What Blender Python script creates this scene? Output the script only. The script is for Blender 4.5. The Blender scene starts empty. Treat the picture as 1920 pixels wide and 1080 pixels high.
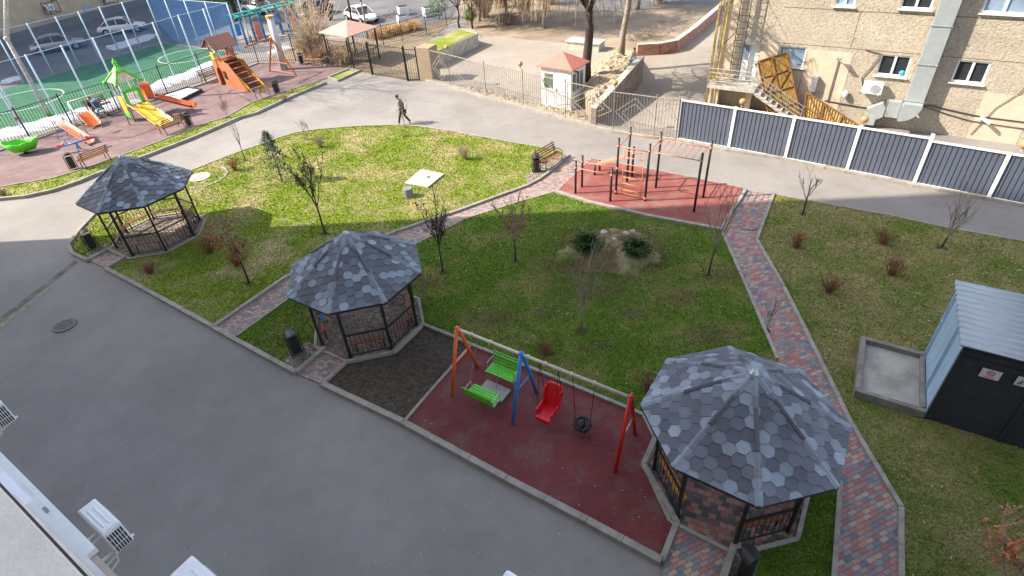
import bpy, math, random
import numpy as np
from mathutils import Vector, Matrix
R = math.radians
sc = bpy.context.scene
col = sc.collection
# ------------------------------------------------------------------ camera
CH = 12.0
F_, TH, RO, CX, CY = 1054.7325, 0.6197917, -0.0695250, -3.5506, -43.0881
fwd = np.array([0, math.cos(TH), -math.sin(TH)]); rt = np.array([1., 0, 0]); up = np.cross(rt, fwd)
RR = rt*math.cos(RO)+up*math.sin(RO); UU = -rt*math.sin(RO)+up*math.cos(RO)
cam = bpy.data.cameras.new('camera'); co = bpy.data.objects.new('camera', cam); col.objects.link(co)
co.matrix_world = Matrix(((RR[0], UU[0], -fwd[0], 0), (RR[1], UU[1], -fwd[1], 0), (RR[2], UU[2], -fwd[2], CH), (0, 0, 0, 1)))
cam.sensor_width = 36; cam.lens = 36*F_/1920; cam.shift_x = -CX/1920; cam.shift_y = CY/1920
cam.clip_end = 800; cam.clip_start = .05
sc.camera = co
# ------------------------------------------------------------------ light
SUN_EL = math.atan(.83); SAZ = (-1.0, .035)     # towards the sun
sd = Vector((SAZ[0]*math.cos(SUN_EL), SAZ[1]*math.cos(SUN_EL), math.sin(SUN_EL))).normalized()
w = bpy.data.worlds.new('World'); sc.world = w; w.use_nodes = True
nt = w.node_tree; sky = nt.nodes.new('ShaderNodeTexSky'); sky.sky_type = 'NISHITA'; sky.sun_disc = False
sky.sun_elevation = SUN_EL; sky.sun_rotation = math.atan2(sd.x, sd.y); sky.dust_density = 1.5; sky.ozone_density = 0.8
bg = nt.nodes['Background']; bg.inputs[1].default_value = .145; hs = nt.nodes.new('ShaderNodeHueSaturation'); hs.inputs['Saturation'].default_value = .62; nt.links.new(sky.outputs[0], hs.inputs['Color']); nt.links.new(hs.outputs[0], bg.inputs[0])
sl = bpy.data.lights.new('sun', 'SUN'); sl.energy = 3.4; sl.angle = R(.42); sl.color = (1, .885, .745)
so = bpy.data.objects.new('sun', sl); col.objects.link(so); so.rotation_euler = sd.to_track_quat('Z', 'Y').to_euler()
sc.view_settings.view_transform = 'Standard'; sc.view_settings.look = 'None'
sc.view_settings.gamma = 1; sc.view_settings.exposure = 1.6
# ------------------------------------------------------------------ pixel -> place (design-time survey of the ground plane)
def ray(px, py): return fwd+RR*(px-960-CX)/F_-UU*(py-540-CY)/F_
def at(px, py, z=0):
    d = ray(px, py); t = (z-CH)/d[2]; return Vector((d[0]*t, d[1]*t, z))
def proj(P):
    d = np.array(P, float)-np.array([0, 0, CH]); z = d@fwd
    return 960+CX+F_*(d@RR)/z, 540+CY-F_*(d@UU)/z
def hgt(b, t):
    g = at(*b); best = (1e9, 0)
    for i in range(0, 900):
        z = i*.02; u, v = proj((g.x, g.y, z)); e = (u-t[0])**2+(v-t[1])**2
        if e < best[0]: best = (e, z)
    return best[1]
# ------------------------------------------------------------------ materials
MATS = {}
def nodes(name):
    m = bpy.data.materials.new(name); m.use_nodes = True; n = m.node_tree
    return m, n, n.nodes['Principled BSDF']
def N(n, t, **k):
    x = n.nodes.new(t)
    for a, b in k.items(): setattr(x, a, b)
    return x
def noise(n, sc_, det=4, rough=.55, vec=None):
    x = N(n, 'ShaderNodeTexNoise'); x.inputs['Scale'].default_value = sc_; x.inputs['Detail'].default_value = det; x.inputs['Roughness'].default_value = rough
    if vec is None:
        if 'tc' not in n.nodes: tc = N(n, 'ShaderNodeTexCoord'); tc.name = 'tc'
        vec = n.nodes['tc'].outputs['Object']
    n.links.new(vec, x.inputs['Vector']); return x
def ramp(n, src, pts):
    r = N(n, 'ShaderNodeValToRGB'); e = r.color_ramp.elements
    while len(e) < len(pts): e.new(.5)
    for i, (p, c) in enumerate(pts): e[i].position = p; e[i].color = (*c, 1) if len(c) == 3 else c
    n.links.new(src, r.inputs[0]); return r
def mix(n, f, a, b, mode='MIX'):
    m = N(n, 'ShaderNodeMix', data_type='RGBA', blend_type=mode)
    for s, i in ((f, 0), (a, 6), (b, 7)):
        if isinstance(s, (int, float)): m.inputs[i].default_value = s
        elif isinstance(s, tuple): m.inputs[i].default_value = (*s, 1)
        else: n.links.new(s, m.inputs[i])
    return m.outputs[2]
def bump(n, b, src, st, dist=.02):
    x = N(n, 'ShaderNodeBump'); x.inputs['Strength'].default_value = st; x.inputs['Distance'].default_value = dist
    n.links.new(src, x.inputs['Height']); n.links.new(x.outputs[0], b.inputs['Normal'])
def M(name, c, rough=.6, metal=0, var=.15, scale=6, bmp=0, bs=60, emit=None):
    if name in MATS: return MATS[name]
    m, n, b = nodes(name)
    x = noise(n, scale, 5); d = tuple(max(0, v*(1-var)) for v in c); l = tuple(min(1, v*(1+var)) for v in c)
    r = ramp(n, x.outputs[0], [(.3, d), (.7, l)]); n.links.new(r.outputs[0], b.inputs['Base Color'])
    b.inputs['Roughness'].default_value = rough; b.inputs['Metallic'].default_value = metal
    if bmp: y = noise(n, bs, 3); bump(n, b, y.outputs[0], bmp)
    MATS[name] = m; return m
def M_asphalt(name, c1, c2, stain=.5, dust=None):
    m, n, b = nodes(name)
    a = noise(n, .35, 6, .6); f = noise(n, 70, 3, .7); s = noise(n, 2.2, 5, .65)
    base = ramp(n, a.outputs[0], [(.35, c1), (.65, c2)]).outputs[0]
    st = ramp(n, s.outputs[0], [(.34, (.80,)*3), (.5, (1,)*3), (.68, (1.08,)*3)]).outputs[0]
    base = mix(n, stain, base, st, 'MULTIPLY')
    g = ramp(n, f.outputs[0], [(.3, (.78,)*3), (.7, (1.2,)*3)]).outputs[0]
    base = mix(n, .7, base, g, 'MULTIPLY')
    big = noise(n, .12, 4, .6); base = mix(n, .8, base, ramp(n, big.outputs[0], [(.35, (.88, .87, .88)), (.65, (1.08, 1.08, 1.07))]).outputs[0], 'MULTIPLY')
    sp = noise(n, 9, 2, .5); base = mix(n, ramp(n, sp.outputs[0], [(.70, (0, 0, 0)), (.73, (.5,)*3)]).outputs[0], base, tuple(v*.62 for v in c1))
    s2 = noise(n, 13, 1, .5, N(n, 'ShaderNodeTexCoord').outputs['Generated'] if False else None); base = mix(n, ramp(n, s2.outputs[0], [(.735, (0, 0, 0)), (.76, (.5,)*3)]).outputs[0], base, tuple(min(.6, v*1.5+.06) for v in c2))
    if dust:
        dn = noise(n, .9, 6, .7); base = mix(n, ramp(n, dn.outputs[0], [(.48, (0, 0, 0)), (.72, (.8,)*3)]).outputs[0], base, dust)
    n.links.new(base, b.inputs['Base Color']); b.inputs['Roughness'].default_value = .85
    bump(n, b, f.outputs[0], .25, .01); MATS[name] = m; return m
def M_grass(name, g1, g2, dry, lo=.44, hi=.62, sc_=.55):
    m, n, b = nodes(name)
    a = noise(n, sc_, 6, .68); f = noise(n, 26, 4, .75); c = noise(n, 3.2, 4, .6)
    gr = mix(n, c.outputs[0], g1, g2)
    dm = ramp(n, a.outputs[0], [(lo, (0, 0, 0)), (hi, (1, 1, 1))]).outputs[0]
    base = mix(n, dm, gr, dry)
    d2 = ramp(n, f.outputs[0], [(.35, (.45,)*3), (.62, (1.35,)*3)]).outputs[0]
    wn = noise(n, 1.7, 6, .75); base = mix(n, ramp(n, wn.outputs[0], [(.65, (0, 0, 0)), (.76, (.7,)*3)]).outputs[0], base, (.15, .115, .075))
    base = mix(n, .6, base, d2, 'MULTIPLY')
    n.links.new(base, b.inputs['Base Color']); b.inputs['Roughness'].default_value = .9
    b.inputs['Specular IOR Level'].default_value = .15
    bump(n, b, f.outputs[0], .9, .05); MATS[name] = m; return m
def M_paver(name, rot, pal, bw=.2, bh=.1, dirt=.5, mortar=(.10, .09, .08), wall=False):
    m, n, b = nodes(name)
    tc = N(n, 'ShaderNodeTexCoord'); tc.name = 'tc'; mp = N(n, 'ShaderNodeMapping'); mp.inputs['Rotation'].default_value = (0, 0, rot)
    n.links.new(tc.outputs['Object'], mp.inputs[0])
    if wall:
        sx = N(n, 'ShaderNodeSeparateXYZ'); ad = N(n, 'ShaderNodeMath', operation='ADD'); cx = N(n, 'ShaderNodeCombineXYZ'); n.links.new(tc.outputs['Object'], sx.inputs[0]); n.links.new(sx.outputs[0], ad.inputs[0]); n.links.new(sx.outputs[1], ad.inputs[1]); n.links.new(ad.outputs[0], cx.inputs[0]); n.links.new(sx.outputs[2], cx.inputs[1]); n.links.new(cx.outputs[0], mp.inputs[0])
    br = N(n, 'ShaderNodeTexBrick'); n.links.new(mp.outputs[0], br.inputs[0])
    br.inputs['Color1'].default_value = (0, 0, 0, 1); br.inputs['Color2'].default_value = (1, 1, 1, 1); br.inputs['Mortar'].default_value = (.5, .5, .5, 1)
    br.inputs['Scale'].default_value = 1; br.inputs['Brick Width'].default_value = bw; br.inputs['Row Height'].default_value = bh
    br.inputs['Mortar Size'].default_value = .006; br.inputs['Mortar Smooth'].default_value = .3
    r = ramp(n, br.outputs['Color'], [(i/len(pal), c) for i, c in enumerate(pal)]); r.color_ramp.interpolation = 'CONSTANT'
    d = noise(n, 1.3, 5, .65); f = noise(n, 55, 3, .6)
    base = mix(n, .6, r.outputs[0], ramp(n, f.outputs[0], [(.3, (.8,)*3), (.7, (1.15,)*3)]).outputs[0], 'MULTIPLY')
    base = mix(n, ramp(n, d.outputs[0], [(.4, (0, 0, 0)), (.75, (dirt,)*3)]).outputs[0], base, (.26, .23, .19))
    base = mix(n, br.outputs['Fac'], base, mortar)
    n.links.new(base, b.inputs['Base Color']); b.inputs['Roughness'].default_value = .85
    iv = N(n, 'ShaderNodeMath', operation='SUBTRACT'); iv.inputs[0].default_value = 1; n.links.new(br.outputs['Fac'], iv.inputs[1])
    bump(n, b, iv.outputs[0], .6, .01); MATS[name] = m; return m
M_asphalt('asphalt', (.20, .186, .172), (.25, .234, .217), .35)
M_asphalt('asphalt_yard', (.27, .24, .20), (.31, .275, .232), .25)
M_asphalt('asphalt_street_shaded', (.10, .10, .105), (.15, .148, .15))  # darker asphalt for the far streets, with tree shade put into the colour
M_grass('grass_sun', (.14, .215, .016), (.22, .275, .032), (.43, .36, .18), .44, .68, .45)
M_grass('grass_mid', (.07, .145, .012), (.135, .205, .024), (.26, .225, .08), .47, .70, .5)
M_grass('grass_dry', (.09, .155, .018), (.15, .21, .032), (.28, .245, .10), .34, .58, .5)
M_grass('straw', (.28, .23, .12), (.34, .28, .16), (.20, .17, .08), .5, .7, 2)
PINK = [(.36, .15, .13), (.42, .21, .18), (.20, .19, .20), (.13, .15, .19), (.40, .30, .24), (.30, .12, .12), (.26, .22, .22)]
M_paver('pavers_path', R(-20), PINK)
M_paver('pavers_light', R(-20), [(.36, .22, .20), (.42, .28, .25), (.27, .24, .23), (.22, .20, .20), (.38, .30, .27)])
M_paver('pavers_old', R(28), [(.34, .20, .18), (.41, .27, .24), (.25, .20, .195), (.18, .16, .16), (.38, .29, .25)], .16, .11)
M_paver('pavers_gazebo', R(12), [(.26, .10, .08), (.055, .055, .055), (.29, .13, .11), (.10, .085, .08), (.32, .17, .13), (.045, .045, .05)], .16, .13, .35)
M_asphalt('rubber_dark', (.115, .018, .020), (.155, .028, .030), .7, (.13, .085, .07))
M_asphalt('rubber_red', (.20, .052, .043), (.245, .074, .062), .5, (.27, .16, .13))
M_asphalt('rubber_old', (.135, .082, .083), (.185, .118, .116), .8, (.22, .18, .165))
M('kerb', (.28, .26, .225), .9, var=.22, scale=4, bmp=.4, bs=40)
M('cast_iron', (.11, .10, .085), .6, .3, .3, 9)
M('concrete', (.42, .40, .35), .9, var=.25, scale=3, bmp=.4, bs=30)
M('soil', (.055, .042, .028), .95, var=.6, scale=9, bmp=1, bs=18)
M('black_metal', (.018, .018, .02), .45, var=.3)
M('fence_dark', (.035, .035, .04), .5, var=.3)
M('fence_grey', (.30, .275, .25), .6, var=.3)
M('galv', (.42, .44, .46), .4, .6, .12)
M('white_metal', (.75, .75, .73), .4, var=.05)
M('white_plastic', (.72, .74, .76), .35, var=.05)
M('beige', (.50, .43, .34), .85, var=.12, scale=2, bmp=.2)
M('wood_orange', (.36, .105, .035), .5, var=.35, scale=14)
M('wood_bench', (.27, .135, .06), .55, var=.35, scale=12)
M('bark_dark', (.055, .04, .032), .9, var=.4, scale=20, bmp=.5)
M('bark_light', (.26, .22, .18), .9, var=.4, scale=12, bmp=.6)
M('twig_tan', (.27, .20, .13), .85, var=.3)
M('twig_grey', (.23, .19, .155), .85, var=.3)
M('twig_red', (.20, .085, .045), .85, var=.35)
M('leaf_brown', (.25, .075, .028), .8, var=.4)
M('leaf_dark', (.05, .04, .02), .8, var=.5)
M('conifer', (.035, .085, .018), .8, var=.5, scale=5)
M('conifer_blue', (.075, .12, .09), .8, var=.4, scale=5)
M('bushgreen', (.06, .14, .03), .8, var=.5, scale=5)
M('snow', (.50, .53, .58), .7, var=.25, scale=2, bmp=.8, bs=6)
M('glass_dark', (.03, .035, .04), .08, var=.2)
M('glass_blue', (.20, .28, .36), .1, var=.3, scale=1)
M('stone', (.42, .39, .34), .9, var=.3, scale=8, bmp=.5)
M('rubble', (.36, .29, .20), .95, var=.5, scale=6, bmp=1, bs=9)
M('red_paint', (.55, .012, .012), .35, var=.12)
M('blue_paint', (.02, .21, .58), .35, var=.12)
M('orange_paint', (.72, .13, .02), .35, var=.12)
M('orange_pale', (.75, .20, .10), .4, var=.18)
M('coral_paint', (.55, .20, .14), .45, var=.15)
M('green_plastic', (.10, .55, .02), .35, var=.1)
M('yellow_plastic', (.80, .44, .02), .35, var=.1)
M('red_plastic', (.68, .012, .02), .3, var=.08)
M('black_rubber', (.012, .012, .012), .6, var=.2)
# ------------------------------------------------------------------ mesh builder
class MB:
    def __init__(s): s.v = []; s.f = []
    def add(s, vs, fs):
        o = len(s.v); s.v += [tuple(x) for x in vs]; s.f += [tuple(i+o for i in f) for f in fs]; return s
    def box(s, c, d, rz=0, m=None):
        x, y, z = d[0]/2, d[1]/2, d[2]/2
        vs = [Vector((a*x, b*y, e*z)) for a in (-1, 1) for b in (-1, 1) for e in (-1, 1)]
        if m is not None: vs = [m @ v for v in vs]
        else:
            q = Matrix.Rotation(rz, 3, 'Z'); vs = [q @ v for v in vs]
        vs = [v+Vector(c) for v in vs]
        return s.add(vs, [(0, 1, 3, 2), (4, 6, 7, 5), (0, 4, 5, 1), (2, 3, 7, 6), (0, 2, 6, 4), (1, 5, 7, 3)])
    def beam(s, a, b, w_, h, upv=(0, 0, 1)):
        a = Vector(a); b = Vector(b); d = b-a; L = d.length
        if L < 1e-6: return s
        d /= L; u_ = Vector(upv); sx = d.cross(u_)
        if sx.length < 1e-3: sx = d.cross(Vector((0, 1, 0)))
        sx.normalize(); uz = sx.cross(d)
        m = Matrix((sx, d, uz)).transposed(); return s.box((a+b)/2, (w_, L, h), m=m)
    def tube(s, pts, rs, n=6, cap=True):
        pts = [Vector(p) for p in pts]
        if not hasattr(rs, '__len__'): rs = [rs]*len(pts)
        vs = []; fs = []; pr = None
        for i, p in enumerate(pts):
            d = (pts[min(i+1, len(pts)-1)]-pts[max(i-1, 0)]); d = d.normalized() if d.length > 1e-9 else Vector((0, 0, 1))
            if pr is None:
                pr = d.cross(Vector((.31, .95, .02))) if abs(d.z) > .9 else d.cross(Vector((0, 0, 1)))
            pr = (pr-d*pr.dot(d)); pr = pr.normalized() if pr.length > 1e-6 else d.orthogonal().normalized()
            q = d.cross(pr)
            for k in range(n):
                a = 2*math.pi*k/n; vs.append(p+(pr*math.cos(a)+q*math.sin(a))*rs[i])
        for i in range(len(pts)-1):
            for k in range(n):
                k2 = (k+1) % n; fs.append((i*n+k, i*n+k2, (i+1)*n+k2, (i+1)*n+k))
        if cap: fs += [tuple(range(n))[::-1], tuple(range((len(pts)-1)*n, len(pts)*n))]
        return s.add(vs, fs)
    def prism(s, poly, z0, z1):
        n = len(poly); a = sum(poly[i][0]*poly[(i+1) % n][1]-poly[(i+1) % n][0]*poly[i][1] for i in range(n))
        if a < 0: poly = poly[::-1]
        return s.add([(p[0], p[1], z0) for p in poly]+[(p[0], p[1], z1) for p in poly],
                     [tuple(range(n))[::-1], tuple(range(n, 2*n))]+[(i, (i+1) % n, n+(i+1) % n, n+i) for i in range(n)])
    def lathe(s, prof, c=(0, 0, 0), n=16, caps=True):
        vs = [(c[0]+r*math.cos(2*math.pi*k/n), c[1]+r*math.sin(2*math.pi*k/n), c[2]+z) for r, z in prof for k in range(n)]
        fs = [(i*n+k, i*n+(k+1) % n, (i+1)*n+(k+1) % n, (i+1)*n+k) for i in range(len(prof)-1) for k in range(n)]
        if caps: fs += [tuple(range(n))[::-1], tuple(range((len(prof)-1)*n, len(prof)*n))]
        return s.add(vs, fs)
    def ball(s, c, r, n=10, sq=(1, 1, 1)):
        m = n//2+1; vs = []; fs = []
        for i in range(m+1):
            t = math.pi*i/m
            for k in range(n): a = 2*math.pi*k/n; vs.append((c[0]+r*sq[0]*math.sin(t)*math.cos(a), c[1]+r*sq[1]*math.sin(t)*math.sin(a), c[2]+r*sq[2]*math.cos(t)))
        for i in range(m):
            for k in range(n): fs.append((i*n+k, (i+1)*n+k, (i+1)*n+(k+1) % n, i*n+(k+1) % n))
        return s.add(vs, fs)
    def slab(s, quad, t):       # quad (3-D points) thickened by t along its normal
        q = [Vector(p) for p in quad]; nn = (q[1]-q[0]).cross(q[2]-q[0]).normalized()*t; k = len(q)
        return s.add(q+[p+nn for p in q], [tuple(range(k))[::-1], tuple(range(k, 2*k))]+[(i, (i+1) % k, k+(i+1) % k, k+i) for i in range(k)])
    def build(s, name, mat, parent=None, smooth=False, bev=0):
        me = bpy.data.meshes.new(name); me.from_pydata(s.v, [], s.f); me.validate(); me.update()
        o = bpy.data.objects.new(name, me); col.objects.link(o); me.materials.append(MATS[mat] if isinstance(mat, str) else mat)
        if smooth: me.polygons.foreach_set('use_smooth', [True]*len(me.polygons))
        if parent is not None: o.parent = parent
        if bev: b = o.modifiers.new('bevel', 'BEVEL'); b.width = bev; b.segments = 2; b.limit_method = 'ANGLE'
        return o
def tag(o, label=None, cat=None, group=None, kind=None):
    for k, v in (('label', label), ('category', cat), ('group', group), ('kind', kind)):
        if v: o[k] = v
    return o
def empty(name, loc, rz, label, cat, group=None):
    o = bpy.data.objects.new(name, None); col.objects.link(o); o.location = loc; o.rotation_euler = (0, 0, rz); o.empty_display_size = .1
    return tag(o, label, cat, group)
def kids(o): return [c for c in bpy.data.objects if c.parent == o]
def copy_tree(o, parent=None):
    c = o.copy(); col.objects.link(c); c.parent = parent
    for ch in kids(o): copy_tree(ch, c)
    return c
def place(proto, used, loc, rz, label, group=None):
    o = copy_tree(proto) if used else proto
    o.location = loc; o.rotation_euler = (0, 0, rz); tag(o, label, None, group); return o
def struct(name, mb, mat): return tag(mb.build(name, mat), kind='structure')
def W(pts, z=0): return [at(*p, z) for p in pts]
# ------------------------------------------------------------------ the ground
g = MB(); g.add([(-400, -200, 0), (400, -200, 0), (400, 500, 0), (-400, 500, 0)], [(0, 1, 2, 3)]); struct('ground', g, 'asphalt')
def sheet(name, px, z, mat, world=False, zb=None):
    p = px if world else W(px); m = MB(); m.prism([(q[0], q[1]) for q in p], -.02 if zb is None else zb, z); return struct(name, m, mat)
LAWN1 = [(200, 506), (300, 560), (402, 617), (540, 522), (745, 437), (850, 402), (987, 352), (1012, 339), (1040, 318), (1067, 293), (1038, 281), (987, 273), (909, 259), (845, 247), (785, 238), (735, 236), (672, 238), (597, 244), (555, 250), (520, 261), (490, 272), (455, 284), (410, 301), (360, 321), (310, 338), (255, 360), (210, 383), (180, 403), (150, 435), (131, 462), (138, 478), (165, 491), (205, 470), (235, 485)]
sheet('lawn', LAWN1, .05, 'grass_sun')
LAWN2 = [(541, 563), (700, 485), (780, 459), (877, 410), (980, 378), (1038, 362), (1100, 382), (1210, 408), (1352, 434), (1400, 540), (1457, 675), (1530, 800), (1400, 900), (1230, 860), (1208, 783), (1040, 712), (883, 650), (849, 634), (794, 612), (738, 664), (651, 681), (610, 656), (553, 700), (533, 690), (445, 632)]
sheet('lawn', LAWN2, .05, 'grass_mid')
LAWN3 = [(1450, 366), (1513, 378), (1687, 410), (1768, 428), (1920, 455), (2100, 492), (2250, 900), (2200, 1300), (1687, 1300), (1687, 954), (1595, 799), (1508, 620), (1468, 540), (1418, 452)]
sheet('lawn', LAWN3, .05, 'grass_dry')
LAWN4 = [(1374, 1030), (1478, 1000), (1500, 860), (1574, 850), (1574, 918), (1559, 1120), (1400, 1200), (1350, 1080)]
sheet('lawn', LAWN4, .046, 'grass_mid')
STRIP = [(0, 353), (50, 344), (100, 336), (140, 324), (200, 304), (235, 291), (297, 268), (362, 241), (425, 221), (472, 194), (535, 173), (600, 153), (612, 157), (555, 180), (480, 215), (450, 223), (360, 262), (275, 295), (180, 330), (150, 343), (100, 360), (50, 371), (0, 376), (-80, 386), (-80, 362)]
sheet('lawn', STRIP, .05, 'grass_sun')
sheet('lawn', [(616, 147), (655, 131), (676, 134), (634, 153)], .05, 'grass_sun')
sheet('soil', [(608, 722), (651, 681), (738, 664), (794, 612), (849, 634), (883, 650), (800, 744), (757, 795)], .045, 'soil')
SWINGPAD = [(760, 797), (800, 746), (886, 652), (1208, 785), (1227, 824), (1205, 875), (1265, 978), (1233, 1047), (1170, 1014), (950, 902)]
sheet('rubber_surface', SWINGPAD, .06, 'rubber_dark')
sheet('rubber_surface', [(1043, 362), (1109, 301), (1250, 326), (1391, 355), (1353, 432), (1210, 404), (1100, 379)], .06, 'rubber_red')
sheet('rubber_surface', [(-80, 362), (0, 352), (50, 343), (100, 335), (140, 323), (200, 303), (235, 290), (297, 267), (362, 240), (425, 220), (472, 193), (535, 172), (600, 152), (632, 142), (672, 130), (612, 124), (555, 118), (485, 120), (385, 158), (300, 186), (232, 208), (117, 246), (60, 266), (0, 285), (-80, 300)], .035, 'rubber_old')
sheet('path', [(402, 617), (540, 522), (745, 437), (850, 402), (987, 352), (1012, 339), (1067, 293), (1109, 300), (1042, 362), (980, 378), (877, 410), (780, 459), (700, 485), (541, 563), (445, 632), (432, 634)], .052, 'pavers_old')
sheet('path', [(1397, 360), (1450, 366), (1418, 452), (1468, 540), (1508, 620), (1595, 799), (1687, 954), (1687, 1300), (1540, 1300), (1574, 918), (1457, 675), (1400, 540), (1353, 434)], .053, 'pavers_path')
sheet('path', [(557, 702), (610, 650), (625, 640), (680, 680), (651, 683), (606, 724)], .047, 'pavers_old')
sheet('path', [(1244, 1062), (1270, 985), (1263, 950), (1390, 1020), (1340, 1130), (1220, 1200)], .047, 'pavers_path')
sheet('path', [(168, 490), (205, 465), (225, 460), (262, 480), (200, 505)], .056, 'pavers_old')
sheet('bin_pad', [(533, 678), (577, 642), (610, 656), (556, 700)], .054, 'pavers_light')
sheet('bin_pad', [(1360, 1062), (1375, 1026), (1425, 1035), (1412, 1100), (1350, 1100)], .054, 'pavers_path')
sheet('bin_pad', [(152, 487), (190, 458), (215, 463), (170, 492)], .054, 'pavers_light')
sheet('bench_pad', [(985, 333), (1010, 297), (1066, 293), (1012, 339), (990, 350)], .055, 'pavers_light')
def kerb(px, wd=.11, h=.13, closed=False):
    p = [Vector((*at(*q)[:2], 0)) for q in px]; m = MB(); n = len(p); L = []; Rr = []
    for i in range(n):
        a = p[i-1] if i > 0 or closed else p[i]; b = p[(i+1) % n] if i < n-1 or closed else p[i]
        d1 = (p[i]-a); d2 = (b-p[i]); d1 = d1.normalized() if d1.length > 1e-6 else d2.normalized(); d2 = d2.normalized() if d2.length > 1e-6 else d1
        t = (d1+d2).normalized(); nn = Vector((-t.y, t.x, 0)); k = 1/max(.5, nn.dot(Vector((-d1.y, d1.x, 0))))
        L.append(p[i]+nn*wd/2*k); Rr.append(p[i]-nn*wd/2*k)
    # segments with thin joints
    rng = range(n if closed else n-1)
    for i in rng:
        j = (i+1) % n; seg = max(1, round((p[j]-p[i]).length/1.0))
        for s_ in range(seg):
            t0 = s_/seg; t1 = (s_+1)/seg; g_ = .006/max(.1, (p[j]-p[i]).length)
            hh = h+.004*((s_*7+i*3) % 3)
            q = [L[i].lerp(L[j], t0+g_), Rr[i].lerp(Rr[j], t0+g_), Rr[i].lerp(Rr[j], t1-g_), L[i].lerp(L[j], t1-g_)]
            m.prism([(v.x, v.y) for v in q], -.02, hh)
    return struct('kerb', m, 'kerb')
kerb(LAWN1[:3], .14); kerb(LAWN1[2:10], .12, .15); kerb(LAWN1[10:29], .09, .08); kerb(LAWN1[26:34]+[LAWN1[0]], .12)
kerb([(402, 617), (432, 634), (556, 702)], .14); kerb([(556, 702), (610, 655)], .12); kerb([(606, 724), (651, 682), (738, 664), (794, 612), (849, 634), (884, 650), (1040, 712), (1208, 783)], .1)
kerb([(606, 724), (757, 796), (950, 902), (1100, 980), (1239, 1056)], .16, .15); kerb([(757, 796), (800, 745), (884, 650)], .08, .1); kerb([(1239, 1056), (1268, 983), (1206, 875), (1228, 824), (1208, 783)], .12, .13)
kerb([(445, 632), (541, 563)], .06, .08); kerb([(780, 459), (877, 410), (980, 378), (1040, 361)], .06, .07)
kerb([(1040, 361), (1100, 381), (1210, 407), (1352, 434), (1397, 357)], .16, .14); kerb([(1109, 299), (1250, 324), (1394, 354)], .06, .07)
kerb([(1353, 436), (1400, 542), (1457, 676)], .1, .09); kerb([(1450, 366), (1418, 452), (1468, 540), (1508, 620), (1595, 799), (1687, 954), (1687, 1300)], .11, .11)
kerb([(1574, 905), (1559, 1120)], .1, .11); kerb([(1450, 366), (1513, 378), (1687, 410), (1768, 428), (1920, 455), (2100, 492)], .07, .08)
kerb(STRIP[12:23][::-1]+[], .14, .16); kerb(STRIP[:12], .07, .09); kerb([(616, 147), (655, 131), (676, 134), (634, 153), (616, 147)], .12, .14)
kerb([(-60, 298), (0, 285), (60, 266), (117, 246), (232, 208), (300, 186), (385, 158), (485, 120), (555, 118), (612, 124)], .12, .12)
kerb([(800, 152), (846, 164), (912, 184), (982, 203), (1060, 225), (1149, 248), (1268, 264), (1365, 283), (1471, 299), (1586, 324), (1712, 349), (1862, 375), (2000, 400)], .28, .13)
kerb([(1340, 1130), (1375, 1026), (1388, 1030)], .14, .14)
sheet('trench_seam', [(0, 596), (140, 488), (146, 492), (8, 601), (0, 607)], .006, M('seam', (.15, .135, .115), .9, var=.5, scale=2))
for q in ([(0, 607), (26, 586), (31, 592), (4, 615)], [(36, 580), (60, 562), (64, 567), (42, 585)], [(72, 551), (92, 536), (96, 541), (78, 556)]): sheet('concrete_patch', q, .008, M('ochre_patch', (.26, .22, .155), .9, var=.3, scale=5))
sheet('dirt', [(896, 62), (1000, 76), (1110, 84), (1194, 104), (1265, 94), (1336, 36), (1400, -30), (1300, -90), (880, -90), (860, 30)], .0065, M('dirt', (.26, .205, .145), .95, var=.3, scale=.5, bmp=.4, bs=6))
# yard beyond the fence, street, garden beds
sheet('yard', [(800, 150), (846, 161), (912, 181), (982, 199), (1060, 221), (1149, 244), (1268, 260), (1500, 298), (1600, 100), (1400, -60), (1150, -60), (900, 40), (800, 100)], .004, 'asphalt_yard')
sheet('street', [(380, -60), (440, 55), (560, 66), (700, 72), (780, 60), (850, 30), (900, -60)], .004, 'asphalt_street_shaded')
sheet('street', [(900, -60), (960, -8), (1120, 24), (1240, 12), (1420, 0), (1400, -60)], .008, 'asphalt_street_shaded')
sheet('street', [(-60, 210), (0, 190), (110, 150), (240, 108), (400, 76), (420, 0), (350, -60), (-200, 0), (-200, 200)], .006, 'asphalt_street_shaded')
sheet('soil', [(560, 116), (625, 128), (690, 139), (760, 150), (785, 150), (790, 90), (860, 30), (760, 62), (700, 74), (560, 70), (500, 115)], .012, M('leafy_bed', (.20, .155, .10), .95, var=.5, scale=5, bmp=.8, bs=14))
def Gs(p): return (p[0], p[1])
pitch = [(-33, 31), (-29.3, 37.9), (-21.9, 50.8), (-31.3, 56.6), (-36.0, 48.2), (-43, 36)]
sheet('sports_pitch', pitch, .02, M('turf', (.02, .12, .055), .9, var=.3, scale=1.5, bmp=.5), True)
# line circle + lines on pitch
lm = MB()
def ringline(c, r, a0, a1, wd=.08, z=.026, k=28):
    for i in range(k):
        b0 = a0+(a1-a0)*i/k; b1 = a0+(a1-a0)*(i+1)/k
        lm.add([(c[0]+(r+q)*math.cos(b), c[1]+(r+q)*math.sin(b), z) for b, q in ((b0, 0), (b1, 0), (b1, wd), (b0, wd))], [(0, 1, 2, 3)])
ringline(at(350, 105)[:2], 2.2, 0, 2*math.pi); ringline(at(40, 190)[:2], 2.6, 0, 2*math.pi)
struct('pitch_line', lm, M('lineW', (.6, .65, .62), .8))
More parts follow.
